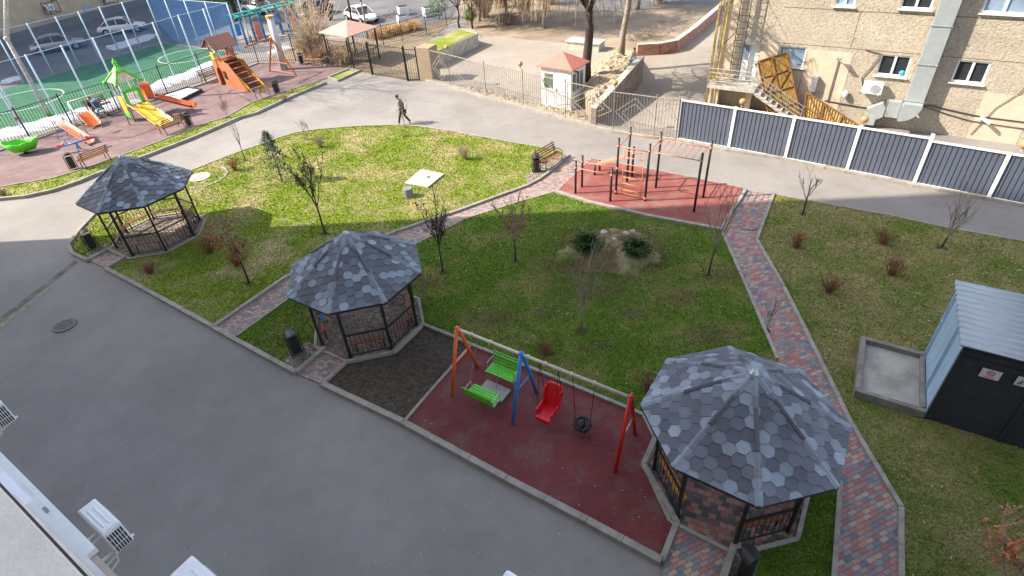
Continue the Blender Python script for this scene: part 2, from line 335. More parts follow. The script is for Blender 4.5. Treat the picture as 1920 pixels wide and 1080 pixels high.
# snow left along the pitch
def blob(px, z, amp, seed, res=.25, zc=0):
    rn = np.random.RandomState(seed); P = np.array([Gs(q) for q in W(px)]); x0, y0 = P.min(0); x1, y1 = P.max(0); m = MB(); idx = {}
    nx = int((x1-x0)/res)+2; ny = int((y1-y0)/res)+2
    def dist(x, y):
        ins = False; dm = 1e9; n = len(P)
        for i in range(n):
            ax, ay = P[i]; bx, by = P[(i+1) % n]
            if (ay > y) != (by > y) and x < (bx-ax)*(y-ay)/(by-ay)+ax: ins = not ins
            dx, dy = bx-ax, by-ay; t = max(0, min(1, ((x-ax)*dx+(y-ay)*dy)/(dx*dx+dy*dy+1e-9))); dm = min(dm, math.hypot(x-ax-t*dx, y-ay-t*dy))
        return dm if ins else -dm
    hh = np.zeros((nx, ny))
    for i in range(nx):
        for j in range(ny):
            d = dist(x0+i*res, y0+j*res)+rn.uniform(-.5, .5)*res*1.5; hh[i, j] = zc-.05+(z+.05)*max(0, min(1, d/.5+.1))**.6+amp*rn.uniform(-1, 1)*(d > 0)
    vs = [(x0+i*res, y0+j*res, hh[i, j]) for i in range(nx) for j in range(ny)]
    fs = [(i*ny+j, (i+1)*ny+j, (i+1)*ny+j+1, i*ny+j+1) for i in range(nx-1) for j in range(ny-1) if max(hh[i, j], hh[i+1, j], hh[i, j+1], hh[i+1, j+1]) > zc-.04]
    m.add(vs, fs); return m
def stuff(name, mb, mat, label, cat, smooth=True): return tag(mb.build(name, mat, smooth=smooth), label, cat, None, 'stuff')
stuff('snow', blob([(-60, 262), (0, 243), (80, 223), (150, 203), (225, 180), (225, 198), (150, 222), (80, 243), (0, 262), (-60, 275)], .09, .035, 1), 'snow', 'melting snow bank along the left part of the green pitch', 'snow')
stuff('snow', blob([(262, 168), (300, 150), (340, 138), (380, 120), (425, 104), (440, 112), (400, 130), (350, 150), (300, 168), (270, 182)], .09, .035, 2), 'snow', 'melting snow bank along the right part of the green pitch', 'snow')
stuff('snow', blob([(0, 150), (40, 140), (45, 148), (0, 160)], .08, .02, 3), 'snow', 'small snow patch beside the parked cars', 'snow')
stuff('snow', blob([(195, 88), (270, 66), (300, 62), (280, 76), (215, 95)], .1, .03, 4), 'snow', 'snow patch between white car and pitch', 'snow')
stuff('snow', blob([(500, 96), (545, 84), (550, 90), (505, 102)], .1, .03, 5), 'snow', 'thin snow patch behind the playhouse', 'snow')
# ------------------------------------------------------------------ gazebos
M_paver('pavers_small', R(12), [(.28, .17, .15), (.15, .14, .14), (.33, .21, .18), (.20, .18, .175), (.24, .13, .12), (.36, .28, .24)], .14, .10, .5)
def shingle_mat():
    m, n, b = nodes('shingle')
    a = N(n, 'ShaderNodeAttribute', attribute_name='tone'); f = noise(n, 160, 2, .7); d = noise(n, 2.5, 4)
    r = ramp(n, a.outputs['Fac'], [(0, (.085, .09, .112)), (.45, (.125, .137, .168)), (.7, (.185, .21, .252)), (1, (.275, .325, .39))])
    x = mix(n, .8, r.outputs[0], ramp(n, f.outputs[0], [(.3, (.7,)*3), (.7, (1.3,)*3)]).outputs[0], 'MULTIPLY')
    x = mix(n, .5, x, ramp(n, d.outputs[0], [(.35, (.8,)*3), (.65, (1.12,)*3)]).outputs[0], 'MULTIPLY')
    n.links.new(x, b.inputs['Base Color']); b.inputs['Roughness'].default_value = .8; bump(n, b, f.outputs[0], .4, .004); MATS['shingle'] = m
shingle_mat()
def clip(poly, tri):
    out = poly
    for i in range(3):
        a = tri[i]; b = tri[(i+1) % 3]; res = []
        def sd_(p): return (b[0]-a[0])*(p[1]-a[1])-(b[1]-a[1])*(p[0]-a[0])
        for k in range(len(out)):
            p = out[k]; q = out[(k+1) % len(out)]; dp = sd_(p); dq = sd_(q)
            if dp >= 0: res.append(p)
            if (dp > 0) != (dq > 0) and abs(dp-dq) > 1e-12: t = dp/(dp-dq); res.append((p[0]+(q[0]-p[0])*t, p[1]+(q[1]-p[1])*t))
        out = res
        if len(out) < 3: return []
    return out
ER, EZ, AZ, PR = 2.10, 2.24, 3.56, 1.62
def tone_attr(o, tones):
    a = o.data.attributes.new('tone', 'FLOAT', 'FACE'); a.data.foreach_set('value', tones)
def gazebo_roof(root, seed, ez, az):
    rn = random.Random(seed)
    for k in range(8):
        a0 = k*math.pi/4; a1 = a0+math.pi/4
        A = Vector((ER*math.cos(a0), ER*math.sin(a0), ez)); B = Vector((ER*math.cos(a1), ER*math.sin(a1), ez)); C = Vector((0, 0, az))
        mid = (A+B)/2; U = (B-A).normalized(); V = (C-mid).normalized(); Nn = U.cross(V).normalized()
        hw = (B-A).length/2; hl = (C-mid).length; tri = [(-hw, 0), (hw, 0), (0, hl)]
        m = MB(); tones = []
        base = [A-Nn*.0, B, C]; m.slab([A-Nn*.035, B-Nn*.035, C-Nn*.035], .03); tones += [.1]*5
        S = .30; hgt_ = .255; cx = .75*S; nc = int(hw/cx)+2; nr = int(hl/hgt_)+3; off = rn.uniform(0, cx)
        for i in range(-nc, nc+1):
            for j in range(-1, nr):
                x = i*cx+off-cx/2; y = j*hgt_+(hgt_/2 if i % 2 else 0)
                g_ = .0012
                h = [(x+(S/2-g_)*math.cos(t), y+(hgt_/2-g_)*math.sin(t)/math.sin(math.pi/3)) for t in [q*math.pi/3 for q in range(6)]]
                c = clip(h, tri)
                if len(c) < 3: continue
                t = rn.random(); tn = rn.uniform(0, .25) if t < .36 else (rn.uniform(.35, .6) if t < .72 else rn.uniform(.72, 1))
                top = [mid+U*p[0]+V*p[1]+Nn*(.002+.020*max(0, (y+hgt_/2-p[1]))/hgt_) for p in c]
                nb = len(c); bot = [mid+U*p[0]+V*p[1]-Nn*.004 for p in c]
                m.add(top+bot, [tuple(range(nb))]+[(q, nb+q, nb+(q+1) % nb, (q+1) % nb) for q in range(nb)])
                tones += [tn]*(1)+[0]*nb
        nf = len(m.f); o = m.build('roof_panel', 'shingle', root); 
        if len(o.data.polygons) == len(tones): tone_attr(o, tones)
        else: tone_attr(o, (tones+[.3]*len(o.data.polygons))[:len(o.data.polygons)])
        # ridge caps
        m = MB(); P0 = C+Vector((0, 0, .02)); Pd = A-C; tones = []
        s_ = 0
        cuts = [(0, .2, .75, .07, .0), (.2, .2+rn.uniform(.05, .10), .5, .055, .012), (0, rn.uniform(.52, .64), 0, .045, .035), (0, .80, .62, .075, .0), (0, .995, .85, .075, .0)]
        for c0_, e_, tn, wd_, rs_ in cuts:
            n0 = len(m.f)
            for sg in (-1, 1):
                nrm = None; side = Vector((-math.sin(a0), math.cos(a0), 0))*sg*wd_
                p0 = C+Pd*s_; p1 = C+Pd*e_; dz = Vector((0, 0, .028+rs_)); dl = Vector((0, 0, .008))
                m.add([p0+dz, p1+dz+dl, p1+side+dl+Vector((0, 0, -.006+rs_*.8)), p0+side+Vector((0, 0, -.006+rs_*.8)), p0-dz*.5, p1-dz*.5, p1+side-dz, p0+side-dz], [(0, 1, 2, 3), (1, 5, 6, 2), (3, 2, 6, 7), (0, 3, 7, 4)])
            tones += [tn]*(len(m.f)-n0); s_ = e_
        o = m.build('ridge_cap', 'shingle', root); tone_attr(o, (tones+[.5]*99)[:len(o.data.polygons)])
    m = MB()
    for k in range(8):
        a0 = k*math.pi/4; a1 = a0+math.pi/4
        m.beam((ER*.995*math.cos(a0), ER*.995*math.sin(a0), ez-.035), (ER*.995*math.cos(a1), ER*.995*math.sin(a1), ez-.035), .03, .06)
        m.beam((ER*.98*math.cos(a0), ER*.98*math.sin(a0), ez-.05), (0, 0, az-.08), .04, .04)
        m.beam((PR*math.cos(a0), PR*math.sin(a0), ez+.12), (PR*math.cos(a1), PR*math.sin(a1), ez+.12), .05, .05)
    m.build('roof_frame', 'black_metal', root)
    m = MB(); m.lathe([(.10, az-.02), (.06, az+.035), (.012, az+.05), (.010, az+.09)], n=8); m.build('finial', 'galv', root)
def gazebo(x, y, a, label, seed, ent, ez=EZ, az=AZ, fm='pavers_small'):
    root = empty('gazebo', (x, y, 0), a, label, 'gazebo', 'octagonal gazebos with shingled roofs')
    gazebo_roof(root, seed, ez, az)
    P = lambda k, z, r=PR: Vector((r*math.cos(k*math.pi/4), r*math.sin(k*math.pi/4), z))
    m = MB(); m.prism([tuple(P(k, 0, 1.80)[:2]) for k in range(8)], 0, .062); m.build('floor', fm, root)
    m = MB()
    for k in range(8): m.beam(P(k, .05, 1.84), P(k+1, .05, 1.84), .09, .09)
    m.build('floor_edge', 'kerb', root)
    for k in range(8):
        m = MB(); m.box(P(k, (ez+.17)/2), (.07, .07, ez+.05), k*math.pi/4); m.box(P(k, .07), (.14, .14, .015), k*math.pi/4); m.build('post', 'black_metal', root)
        if k == ent: continue
        m = MB(); A = P(k, 0); B = P(k+1, 0)
        for z, t in ((.92, .045), (.14, .03)): m.beam(A+Vector((0, 0, z)), B+Vector((0, 0, z)), t, t)
        for j in range(1, 9):
            q = A.lerp(B, j/9); m.beam(q+Vector((0, 0, .14)), q+Vector((0, 0, .92)), .014, .014)
        m.build('railing', 'black_metal', root)
        if (k-ent) % 8 in (1, 7) and seed != 2: pass
        m = MB(); 
        for r0 in (1.50, 1.40): m.beam(P(k, .47, r0).lerp(P(k+1, .47, r0), .03), P(k, .47, r0).lerp(P(k+1, .47, r0), .97), .085, .03)
        m.beam(P(k, .47, 1.45), P(k, .47, 1.45).lerp(P(k+1, .47, 1.45), .02), .2, .02)
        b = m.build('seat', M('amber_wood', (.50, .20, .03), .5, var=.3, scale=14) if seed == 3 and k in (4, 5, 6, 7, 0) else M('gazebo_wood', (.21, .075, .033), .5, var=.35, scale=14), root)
        m = MB()
        for t in (.12, .88):
            q = P(k, 0, 1.45).lerp(P(k+1, 0, 1.45), t); m.beam(q+Vector((0, 0, .06)), q+Vector((0, 0, .45)), .035, .035)
        m.beam(P(k, .44, 1.45).lerp(P(k+1, .44, 1.45), .12), P(k, .44, 1.45).lerp(P(k+1, .44, 1.45), .88), .03, .02)
        m.build('seat_support', 'black_metal', b)
    return root
gazebo(4.67, 7.63, 2.918, 'grey shingled octagonal gazebo beside the dark red swing area, the nearest and largest in view', 3, 1, fm='pavers_gazebo')
gazebo(-4.72, 14.08, 3.735, 'grey shingled octagonal gazebo beside the bare soil bed, holding a blue bottle', 5, 0, 2.2, 3.52)
gazebo(-14.72, 20.77, 3.72, 'bluish grey shingled octagonal gazebo at the rounded lawn corner, half in sunlight', 7, 0, 2.3, 3.63)
# blue bottle
m = MB(); q = at(611, 612, .48); m.lathe([(.055, 0), (.06, .05), (.06, .24), (.02, .31), (.02, .34)], n=12)
o = tag(m.build('water_bottle', M('bottle', (.10, .30, .75), .1), smooth=True), 'blue plastic water bottle standing on the seat of the middle gazebo', 'bottle')
o.location = (-4.72-1.34, 14.08-.28, .49)
# ------------------------------------------------------------------ bins
def make_bin():
    r = empty('litter_bin', (0, 0, 0), 0, 'x', 'bin', 'black litter bins')
    m = MB(); prof = [(.15*math.cos(t)*1.05, .14*math.sin(t)*1.05) for t in [i*math.pi/8 for i in range(16)]]
    m.prism(prof, .12, .66); m.build('body', 'black_metal', r, bev=.01)
    m = MB()
    for i in range(13):
        t0 = math.pi*i/13; t1 = math.pi*(i+1)/13
        m.slab([(.19*math.cos(t0), -.15, .72+.17*math.sin(t0)), (.19*math.cos(t1), -.15, .72+.17*math.sin(t1)), (.19*math.cos(t1), .15, .72+.17*math.sin(t1)), (.19*math.cos(t0), .15, .72+.17*math.sin(t0))], .012)
    m.box((0, .145, .78), (.34, .012, .14)); m.build('hood', 'black_metal', r)
    m = MB()
    for s in (-1, 1): m.tube([(s*.2, 0, .04), (s*.2, 0, .74)], .018, 8)
    m.box((0, 0, .06), (.44, .1, .03)); m.build('stand', 'black_metal', r)
    return r
pb = make_bin(); used = False
for px, rz, lb in [((178, 468), .9, 'black litter bin with arched hood on the paved pad beside the farthest gazebo'),
                   ((560, 665), .7, 'black litter bin with arched hood on the paved pad in front of the middle gazebo'),
                   ((1394, 1080), .3, 'black litter bin with grey hood beside the entrance of the nearest gazebo'),
                   ((140, 318), .7, 'black litter bin beside the slatted bench behind the farthest gazebo'),
                   ((357, 238), .7, 'black litter bin at the bench in front of the yellow slide'),
                   ((521, 176), .7, 'black litter bin at the bench in front of the wooden playhouse'),
                   ((1006, 324), .2, 'black litter bin at the bench on the lawn edge near the exercise frame'),
                   ((567, 122), .4, 'black litter bin in front of the tangled bare bushes')]:
    p = at(*px); place(pb, used, (p.x, p.y, .05), rz, lb); used = True
# ------------------------------------------------------------------ benches
def make_bench():
    r = empty('park_bench', (0, 0, 0), 0, 'x', 'bench', 'wooden slatted park benches')
    m = MB()
    for i in range(4): m.box((0, -.20+i*.115, .44), (1.5, .07, .03))
    m.build('seat', 'wood_bench', r, bev=.005)
    m = MB()
    for i in range(4): m.box((0, .24+i*.035, .54+i*.11), (1.5, .03, .062))
    m.build('backrest', 'wood_bench', r, bev=.005)
    for s in (-.62, .62):
        m = MB(); m.tube([(s, -.27, 0), (s, -.25, .25), (s, -.24, .42), (s, .18, .41), (s, .38, .92)], .022, 6); m.tube([(s, .32, 0), (s, .24, .25), (s, .18, .41)], .022, 6)
        m.tube([(s, -.24, .42), (s, -.28, .6), (s, -.1, .66), (s, .27, .64)], .018, 6); m.build('side_frame', 'black_metal', r)
    return r
pbn = make_bench(); used = False
def faceang(a, b):  # bench axis from pixel a to pixel b
    A = at(*a); B = at(*b); return math.atan2(B.y-A.y, B.x-A.x), (A+B)/2
for a, b, fl, lb in [((152, 320), (212, 297), 1, 'slatted bench between litter bin and grass strip, behind the farthest gazebo'),
                     ((300, 258), (350, 236), 1, 'orange slatted bench in front of the yellow slide'),
                     ((478, 192), (520, 172), 1, 'slatted bench in front of the wooden playhouse'),
                     ((1014, 322), (1048, 302), 0, 'curved wooden bench on the lawn edge next to the path and the exercise area'),
                     ((572, 124), (612, 122), 0, 'wooden bench with high back in front of the tangled bushes'),
                     ((384, 158), (412, 148), 0, 'dark bench against the iron fence behind the playhouse'),
                     ((178, 216), (205, 206), 0, 'dark bench by the snow bank on which the seated person rests')]:
    an, c = faceang(a, b); place(pbn, used, (c.x, c.y, .04), an+(math.pi if fl else 0), lb); used = True
# ------------------------------------------------------------------ the swing set
A = Vector((-1.51, 11.2, 2.05)); B = Vector((2.51, 8.48, 2.05)); ax = (B-A).normalized(); pn = Vector((-ax.y, ax.x, 0)).normalized()
rs = empty('swing_set', (A.x, A.y, 0), math.atan2(ax.y, ax.x), 'long swing set with orange, blue and red A-legs on the dark red surface', 'swing set')
L = (B-A).length; zt = 2.05-.06
m = MB(); m.tube([(-.06, 0, 2.05), (L+.06, 0, 2.05)], .045, 12)
for x in (.45, 1.05, 2.15, 2.65, 3.35, 3.95): m.box((x, 0, 2.03), (.05, .11, .12))
m.build('top_beam', M('beam_cream', (.48, .43, .33), .4), rs, True)
for x, mt, lb in ((0, 'orange_paint', 'orange'), (1.98, 'blue_paint', 'blue'), (L, 'red_paint', 'red')):
    for s in (-1, 1):
        m = MB(); m.tube([(x, s*.63, .05), (x, s*.03, 2.07)], .05 if mt != 'red_paint' else .048, 12); tag(m.build('leg', mt, rs, True), lb+' slanted leg')
    m = MB(); m.ball((x, 0, 2.07), .075, 12); tag(m.build('joint', mt, rs, True), lb+' joint cap')
    m = MB(); m.tube([(x, -.32, 1.02), (x, .32, 1.02)], .02, 8); m.build('cross_bar', 'galv' if mt == 'red_paint' else mt, rs, True)
def hang(name, x, label, cat):   # a swing hanging from the beam
    p = A+ax*x; return empty(name, (p.x, p.y, 0), math.atan2(ax.y, ax.x), label, cat)
r = hang('double_swing', 1.0, 'green face-to-face double bench swing with grey footboard between the orange and blue legs', 'swing')
for s in (-1, 1):
    m = MB()
    for i in range(5): m.box((0, s*(.30+.085*i), .50-.006*i), (.86, .07, .02))
    m.build('seat', 'green_plastic', r, bev=.006)
    m = MB()
    for i in range(4): m.box((0, s*(.69+.03*i), .55+.09*i), (.86, .025, .075))
    m.build('backrest', 'green_plastic', r, bev=.006)
    m = MB()
    for x in (-.45, .45):
        m.tube([(x, s*.28, .47), (x, s*.68, .47), (x, s*.80, .88)], .014, 6); m.tube([(x, s*.76, .70), (x, s*.40, .72), (x, s*.32, .22)], .012, 6)
    m.build('seat_frame', 'galv', r)
    m = MB()
    for x in (-.42, .42): m.tube([(x, s*.5, .72), (x*.85, 0, 2.0)], .008, 5)
    m.build('hanger', 'twig_grey', r)
m = MB(); m.box((0, 0, .20), (.80, .5, .02)); m.build('footboard', M('footboard', (.30, .28, .26), .5), r)
r = hang('chair_swing', 2.75, 'bright red plastic swing chair right of the blue legs', 'swing')
m = MB(); fr = Vector((0, -1, 0))
m.box((0, -.12, .45), (.40, .46, .05)); m.box((0, -.36, .40), (.42, .08, .14))
for s in (-1, 1): m.box((s*.215, -.08, .56), (.05, .50, .20)); m.box((s*.22, .16, .78), (.05, .16, .5), m=Matrix.Rotation(R(-16), 3, 'X'))
m.box((0, .21, .76), (.44, .06, .66), m=Matrix.Rotation(R(-16), 3, 'X')); m.box((0, .31, 1.09), (.34, .07, .08)); 
m.build('seat_shell', 'red_plastic', r, bev=.03)
m = MB()
for s in (-1, 1): m.tube([(s*.25, -.2, .62), (s*.26, 0, 2.0)], .009, 5); m.tube([(s*.25, .2, .85), (s*.26, 0, 2.0)], .009, 5)
m.build('chain', 'black_metal', r)
r = hang('tyre_swing', 3.68, 'small black rubber bucket swing hanging on chains beside the red legs', 'swing')
m = MB(); n = 20
m.tube([(.19*math.cos(t), .17*math.sin(t), .42+.05*math.sin(t)) for t in [i*2*math.pi/n for i in range(n+1)]], .045, 8)
m.box((0, 0, .30), (.30, .26, .05)); m.box((0, -.02, .38), (.07, .28, .14))
m.build('seat', 'black_rubber', r, True)
m = MB()
for s in (-1, 1): m.tube([(s*.2, 0, .45), (s*.29, 0, 2.0)], .009, 5)
m.build('chain', 'black_metal', r)
# ------------------------------------------------------------------ exercise frame
ro = empty('exercise_frame', (5.9, 21.5, 0), 0, 'outdoor exercise frame of black posts and coral bars on the red surface', 'exercise frame')
C0 = Vector((5.9, 21.5, 0))
def tl(p, z=0): return Vector((p[0]-C0.x, p[1]-C0.y, z))
PA, PB, PC, PD, PE, PF, PG, PH, PI_, PJ, PK, PL = [(3.08, 21.8), (3.44, 22.34), (4.44, 20.89), (4.79, 21.49), (5.5, 22.55), (5.81, 22.97), (5.88, 20.72), (6.61, 21.8), (7.6, 19.56), (8.32, 20.64), (4.19, 23.43), (4.49, 23.85)]
for p, h in ((PA, 1.55), (PB, 1.55), (PC, 1.55), (PD, 2.6), (PE, 2.6), (PF, 1.5), (PG, 2.6), (PH, 2.6), (PI_, 2.6), (PJ, 2.6), (PK, .55), (PL, .55)):
    m = MB(); m.tube([tl(p, .05), tl(p, h)], .048, 12); m.lathe([(.05, h), (.045, h+.03), (.01, h+.045)], tl(p), 12); m.build('post', 'black_metal', ro, True)
m = MB()
for a, b, z in ((PA, PC, 1.28), (PB, PD, 1.28), (PD, PG, 2.28), (PE, PH, 2.32), (PD, PE, 2.28), (PG, PH, 2.30), (PF, PE, 1.2)): MB().tube([tl(a, z), tl(b, z)], .024, 8).build('pull_up_bar', 'coral_paint', ro, True)
for p, z in ((PA, 1.28), (PB, 1.28), (PC, 1.28), (PD, 1.28), (PD, 2.28), (PE, 2.32), (PG, 2.3), (PH, 2.3), (PI_, 2.3), (PJ, 2.3), (PE, 1.2), (PF, 1.2), (PD, .18), (PG, .18)): MB().lathe([(.062, z-.05), (.062, z+.05)], tl(p), 12).build('clamp', 'coral_paint', ro, True)
m = MB(); m.tube([tl(PG, 2.3), tl(PI_, 2.3)], .02, 8); m.tube([tl(PH, 2.3), tl(PJ, 2.3)], .02, 8)
for i in range(8): t = (i+.5)/8; m.tube([tl(PG, 2.3).lerp(tl(PI_, 2.3), t), tl(PH, 2.3).lerp(tl(PJ, 2.3), t)], .016, 8)
m.build('monkey_ladder', 'coral_paint', ro, True)
m = MB(); a = tl(PD, 0).lerp(tl(PG, 0), .2); b = tl(PD, 0).lerp(tl(PG, 0), .85)
for q in (a, b): m.tube([q+Vector((0, 0, .2)), q+Vector((0, 0, 2.27))], .018, 8)
for i in range(7): z = .35+i*.3; m.tube([a+Vector((0, 0, z)), b+Vector((0, 0, z))], .014, 8)
m.tube([tl(PD, .18), tl(PG, .18)], .018, 8)
m.build('wall_bars', M('orange_bars', (.68, .25, .08), .45), ro, True)
m = MB(); K1, K2 = tl(PK, .52), tl(PL, .52); E1, E2 = tl(PE, 1.2), tl(PF, 1.2)
m.tube([K1, E1], .02, 8); m.tube([K2, E2], .02, 8); m.tube([K1, K2], .02, 8)
d = (E1-K1); m.slab([K1.lerp(K2, .15)+d*.02, K1.lerp(K2, .15)+d*.8, K1.lerp(K2, .85)+d*.8, K1.lerp(K2, .85)+d*.02], .03); m.build('sit_up_board', 'coral_paint', ro)
# ------------------------------------------------------------------ utility shed and basin
fx = Vector((.846, -.533, 0)); bx = Vector((.533, .846, 0))
r = empty('utility_shed', (10.12, 8.88, 0), math.atan2(fx.y, fx.x), 'blue-grey metal utility shed with dark front and corrugated roof on the right lawn', 'shed')
SL, SD, SH = 4.4, 2.35, 2.45
m = MB(); m.box((SL/2, .03, SH/2), (SL, .05, SH)); 
for x in (.02, 1.5, 2.9, 4.38): m.box((x, -.01, SH/2), (.05, .035, SH))
m.box((SL/2, -.012, SH-.18), (SL, .03, .04)); m.build('front_wall', M('shed_dark', (.028, .033, .045), .5, var=.25), r)
mt = M('shed_blue', (.34, .48, .62), .45, .1, .12, 2)
m = MB(); m.box((.02, SD/2, SH/2), (.04, SD, SH))
for y, w_ in ((.02, .05), (.80, .03), (.95, .05), (SD-.03, .06), (SD-.2, .03)): m.box((-.015, y, SH/2), (.03, w_, SH-.05))
m.box((-.02, SD-.12, SH*.62), (.05, .12, .05)); m.build('side_wall', mt, r)
m = MB(); m.box((SL/2, SD, SH/2), (SL, .04, SH)); m.box((SL-.02, SD/2, SH/2), (.04, SD, SH)); m.build('rear_wall', mt, r)
m = MB(); K = 72; vs = []; prof = []
for i in range(K+1):
    y = -.16+(SD+.36)*i/K; z = 2.62-.02*i/K+.055*math.cos(i*2*math.pi/6); vs += [(-.10, y, z), (SL+.15, y, z)]
m.add(vs, [(2*i, 2*i+1, 2*i+3, 2*i+2) for i in range(K)]); o = m.build('corrugated_roof', M('roof_metal', (.26, .31, .36), .42, .35, .08, 3), r, True)
sm = o.modifiers.new('s', 'SOLIDIFY'); sm.thickness = .012
m = MB(); m.box((SL/2, .06, 2.52), (SL-.1, .08, .12)); m.box((SL/2, SD-.06, 2.52), (SL-.1, .08, .12)); m.box((.05, SD/2, 2.50), (.06, SD-.1, .1)); m.build('roof_frame', 'shed_dark', r)
def shx(px, py):
    dv = Vector(ray(px, py)); C = Vector((0, 0, CH)); t = (Vector((10.12, 8.88, 0))-C).dot(bx)/dv.dot(bx); P = C+dv*t; return (P-Vector((10.12, 8.88, 0))).dot(fx), P.z
S1 = shx(1857, 700); S2 = shx(1924, 716)
# no smoking sign and camera sign
M('sign_white', (.62, .58, .60), .5, var=.04); M('sign_red', (.55, .03, .05), .5, var=.05); M('sign_black', (.02, .02, .02), .5)
s = MB().box((S1[0], -.035, S1[1]), (.36, .012, .26)).build('no_smoking_sign', 'sign_white', r)
def arc(m, c, r0, r1, a0, a1, y0, y1, n=24):
    for i in range(n):
        b0 = a0+(a1-a0)*i/n; b1 = a0+(a1-a0)*(i+1)/n
        q = [(c[0]+rr*math.cos(b), y0, c[1]+rr*math.sin(b)) for rr, b in ((r0, b0), (r1, b0), (r1, b1), (r0, b1))]
        m.slab(q, y0-y1)
mk = MB(); arc(mk, (S1[0], S1[1]+.03), .055, .075, 0, 2*math.pi, -.041, -.046); mk.beam((S1[0]-.05, -.045, S1[1]+.08), (S1[0]+.05, -.045, S1[1]-.02), .004, .02, (0, 1, 0)); mk.box((S1[0], -.044, S1[1]-.085), (.2, .004, .018)); mk.build('prohibition_ring', 'sign_red', s)
mk = MB(); mk.box((S1[0], -.043, S1[1]+.03), (.09, .003, .014)); mk.build('cigarette', 'sign_black', s)
s = MB().box((S2[0], -.035, S2[1]), (.36, .012, .26)).build('camera_sign', 'sign_white', r)
mk = MB(); mk.beam((S2[0]-.1, -.043, S2[1]+.04), (S2[0]+.06, -.043, S2[1]), .004, .06, (0, 1, 0)); mk.box((S2[0]-.08, -.043, S2[1]-.04), (.03, .004, .08)); mk.box((S2[0]-.12, -.043, S2[1]-.06), (.02, .004, .08)); mk.build('camera_symbol', 'sign_black', s)
r = empty('concrete_basin', (10.09, 8.87, 0), math.atan2(fx.y, fx.x), 'low rectangular concrete basin set against the left side of the utility shed', 'basin')
m = MB(); w_, d_ = 1.56, 2.35
for c, s_ in (((-w_/2, .065, .14), (w_, .13, .30)), ((-w_/2, d_-.065, .14), (w_, .13, .30)), ((-w_+.065, d_/2, .14), (.13, d_-.262, .30)), ((-.05, d_/2, .14), (.10, d_-.322, .30))): m.box(c, s_)
m.build('rim', M('basin_rim', (.20, .185, .165), .9, var=.3, scale=3, bmp=.5, bs=30), r, bev=.015)
m = MB(); m.box((-w_/2, d_/2, .065), (w_-.2, d_-.2, .12)); m.build('basin_floor', M('basin_floor', (.33, .32, .28), .9, var=.35, scale=1.6, bmp=.3), r)
# ------------------------------------------------------------------ lawn furniture: slab, post, manholes, ring
def manhole(px, r0, lb, ring='kerb', z=.01, cv='cast_iron'):
    p = at(*px); r = empty('manhole', (p.x, p.y, z), 0, lb, 'manhole cover')
    MB().lathe([(r0, 0), (r0, .03), (r0*.78, .03), (r0*.78, 0)], n=28, caps=False).build('ring', ring, r, False)
    m = MB(); m.lathe([(r0*.77, -.005), (r0*.77, .022)], n=28)
    for i in range(-3, 4):
        for j in range(-3, 4):
            if math.hypot(i, j) < 3.2: m.box((i*r0*.2, j*r0*.2, .026), (r0*.1, r0*.1, .01))
    m.build('cover', cv, r)
manhole((122, 611), .36, 'round rusty manhole cover in the shaded asphalt driveway', 'cast_iron')
manhole((1403, 425), .36, 'round brick-filled cover in the brick path by the red exercise surface', 'pavers_path', .056, 'pavers_path')
manhole((375, 334), .52, 'round concrete well cover in the lawn behind the farthest gazebo', 'concrete', .05, 'concrete')
m = MB(); q = W([(760, 347), (790, 321), (834, 330), (803, 355)]); m.prism([(v.x, v.y) for v in q], .02, .13)
o = m.build('concrete_slab', M('slab_pale', (.40, .38, .34), .9, var=.3, scale=4, bmp=.3), bev=.01); tag(o, 'pale square concrete slab lying in the sunlit lawn', 'slab')
p = at(804, 337); h = MB(); h.lathe([(.06, .13), (.06, .17)], (p.x, p.y, 0), 10); h.build('lifting_hook', 'cast_iron', o)
p = at(767, 370); m = MB(); m.lathe([(.22, 0), (.22, .42), (.205, .44)], (0, 0, 0), 24); o = m.build('concrete_bollard', M('bollard', (.20, .20, .20), .8, var=.2, bmp=.3), None, False, .01); o.location = (p.x, p.y, .04); tag(o, 'short grey concrete cylinder standing in front of the pale slab', 'concrete block')
rn = random.Random(4)
STN = 0
def stone(px, r_, lb, grp=None, z=.05):
    p = at(*px); m = MB(); m.ball((0, 0, 0), r_, 8, (1, .8, .6)); m.v = [(x*(1+rn.uniform(-.18, .18)), y*(1+rn.uniform(-.18, .18)), zz*(1+rn.uniform(-.2, .2))) for x, y, zz in m.v]
    o = m.build('stone', 'stone', None, True); o.location = (p.x, p.y, z); o.rotation_euler.z = rn.uniform(0, 6); tag(o, lb, 'stone', grp); return o
for i in range(26):
    t = i/25; SPX = [(412, 313), (424, 317), (428, 325), (421, 334), (410, 342), (395, 348), (378, 353), (361, 355)]; q_ = t*6.999; i_ = int(q_); px = tuple(SPX[i_][c_]+(SPX[i_+1][c_]-SPX[i_][c_])*(q_-i_) for c_ in (0, 1))
    stone(px, rn.uniform(.06, .10), 'small pale stone in the arc of edging stones beside the round well cover', 'edging stones around the well cover')
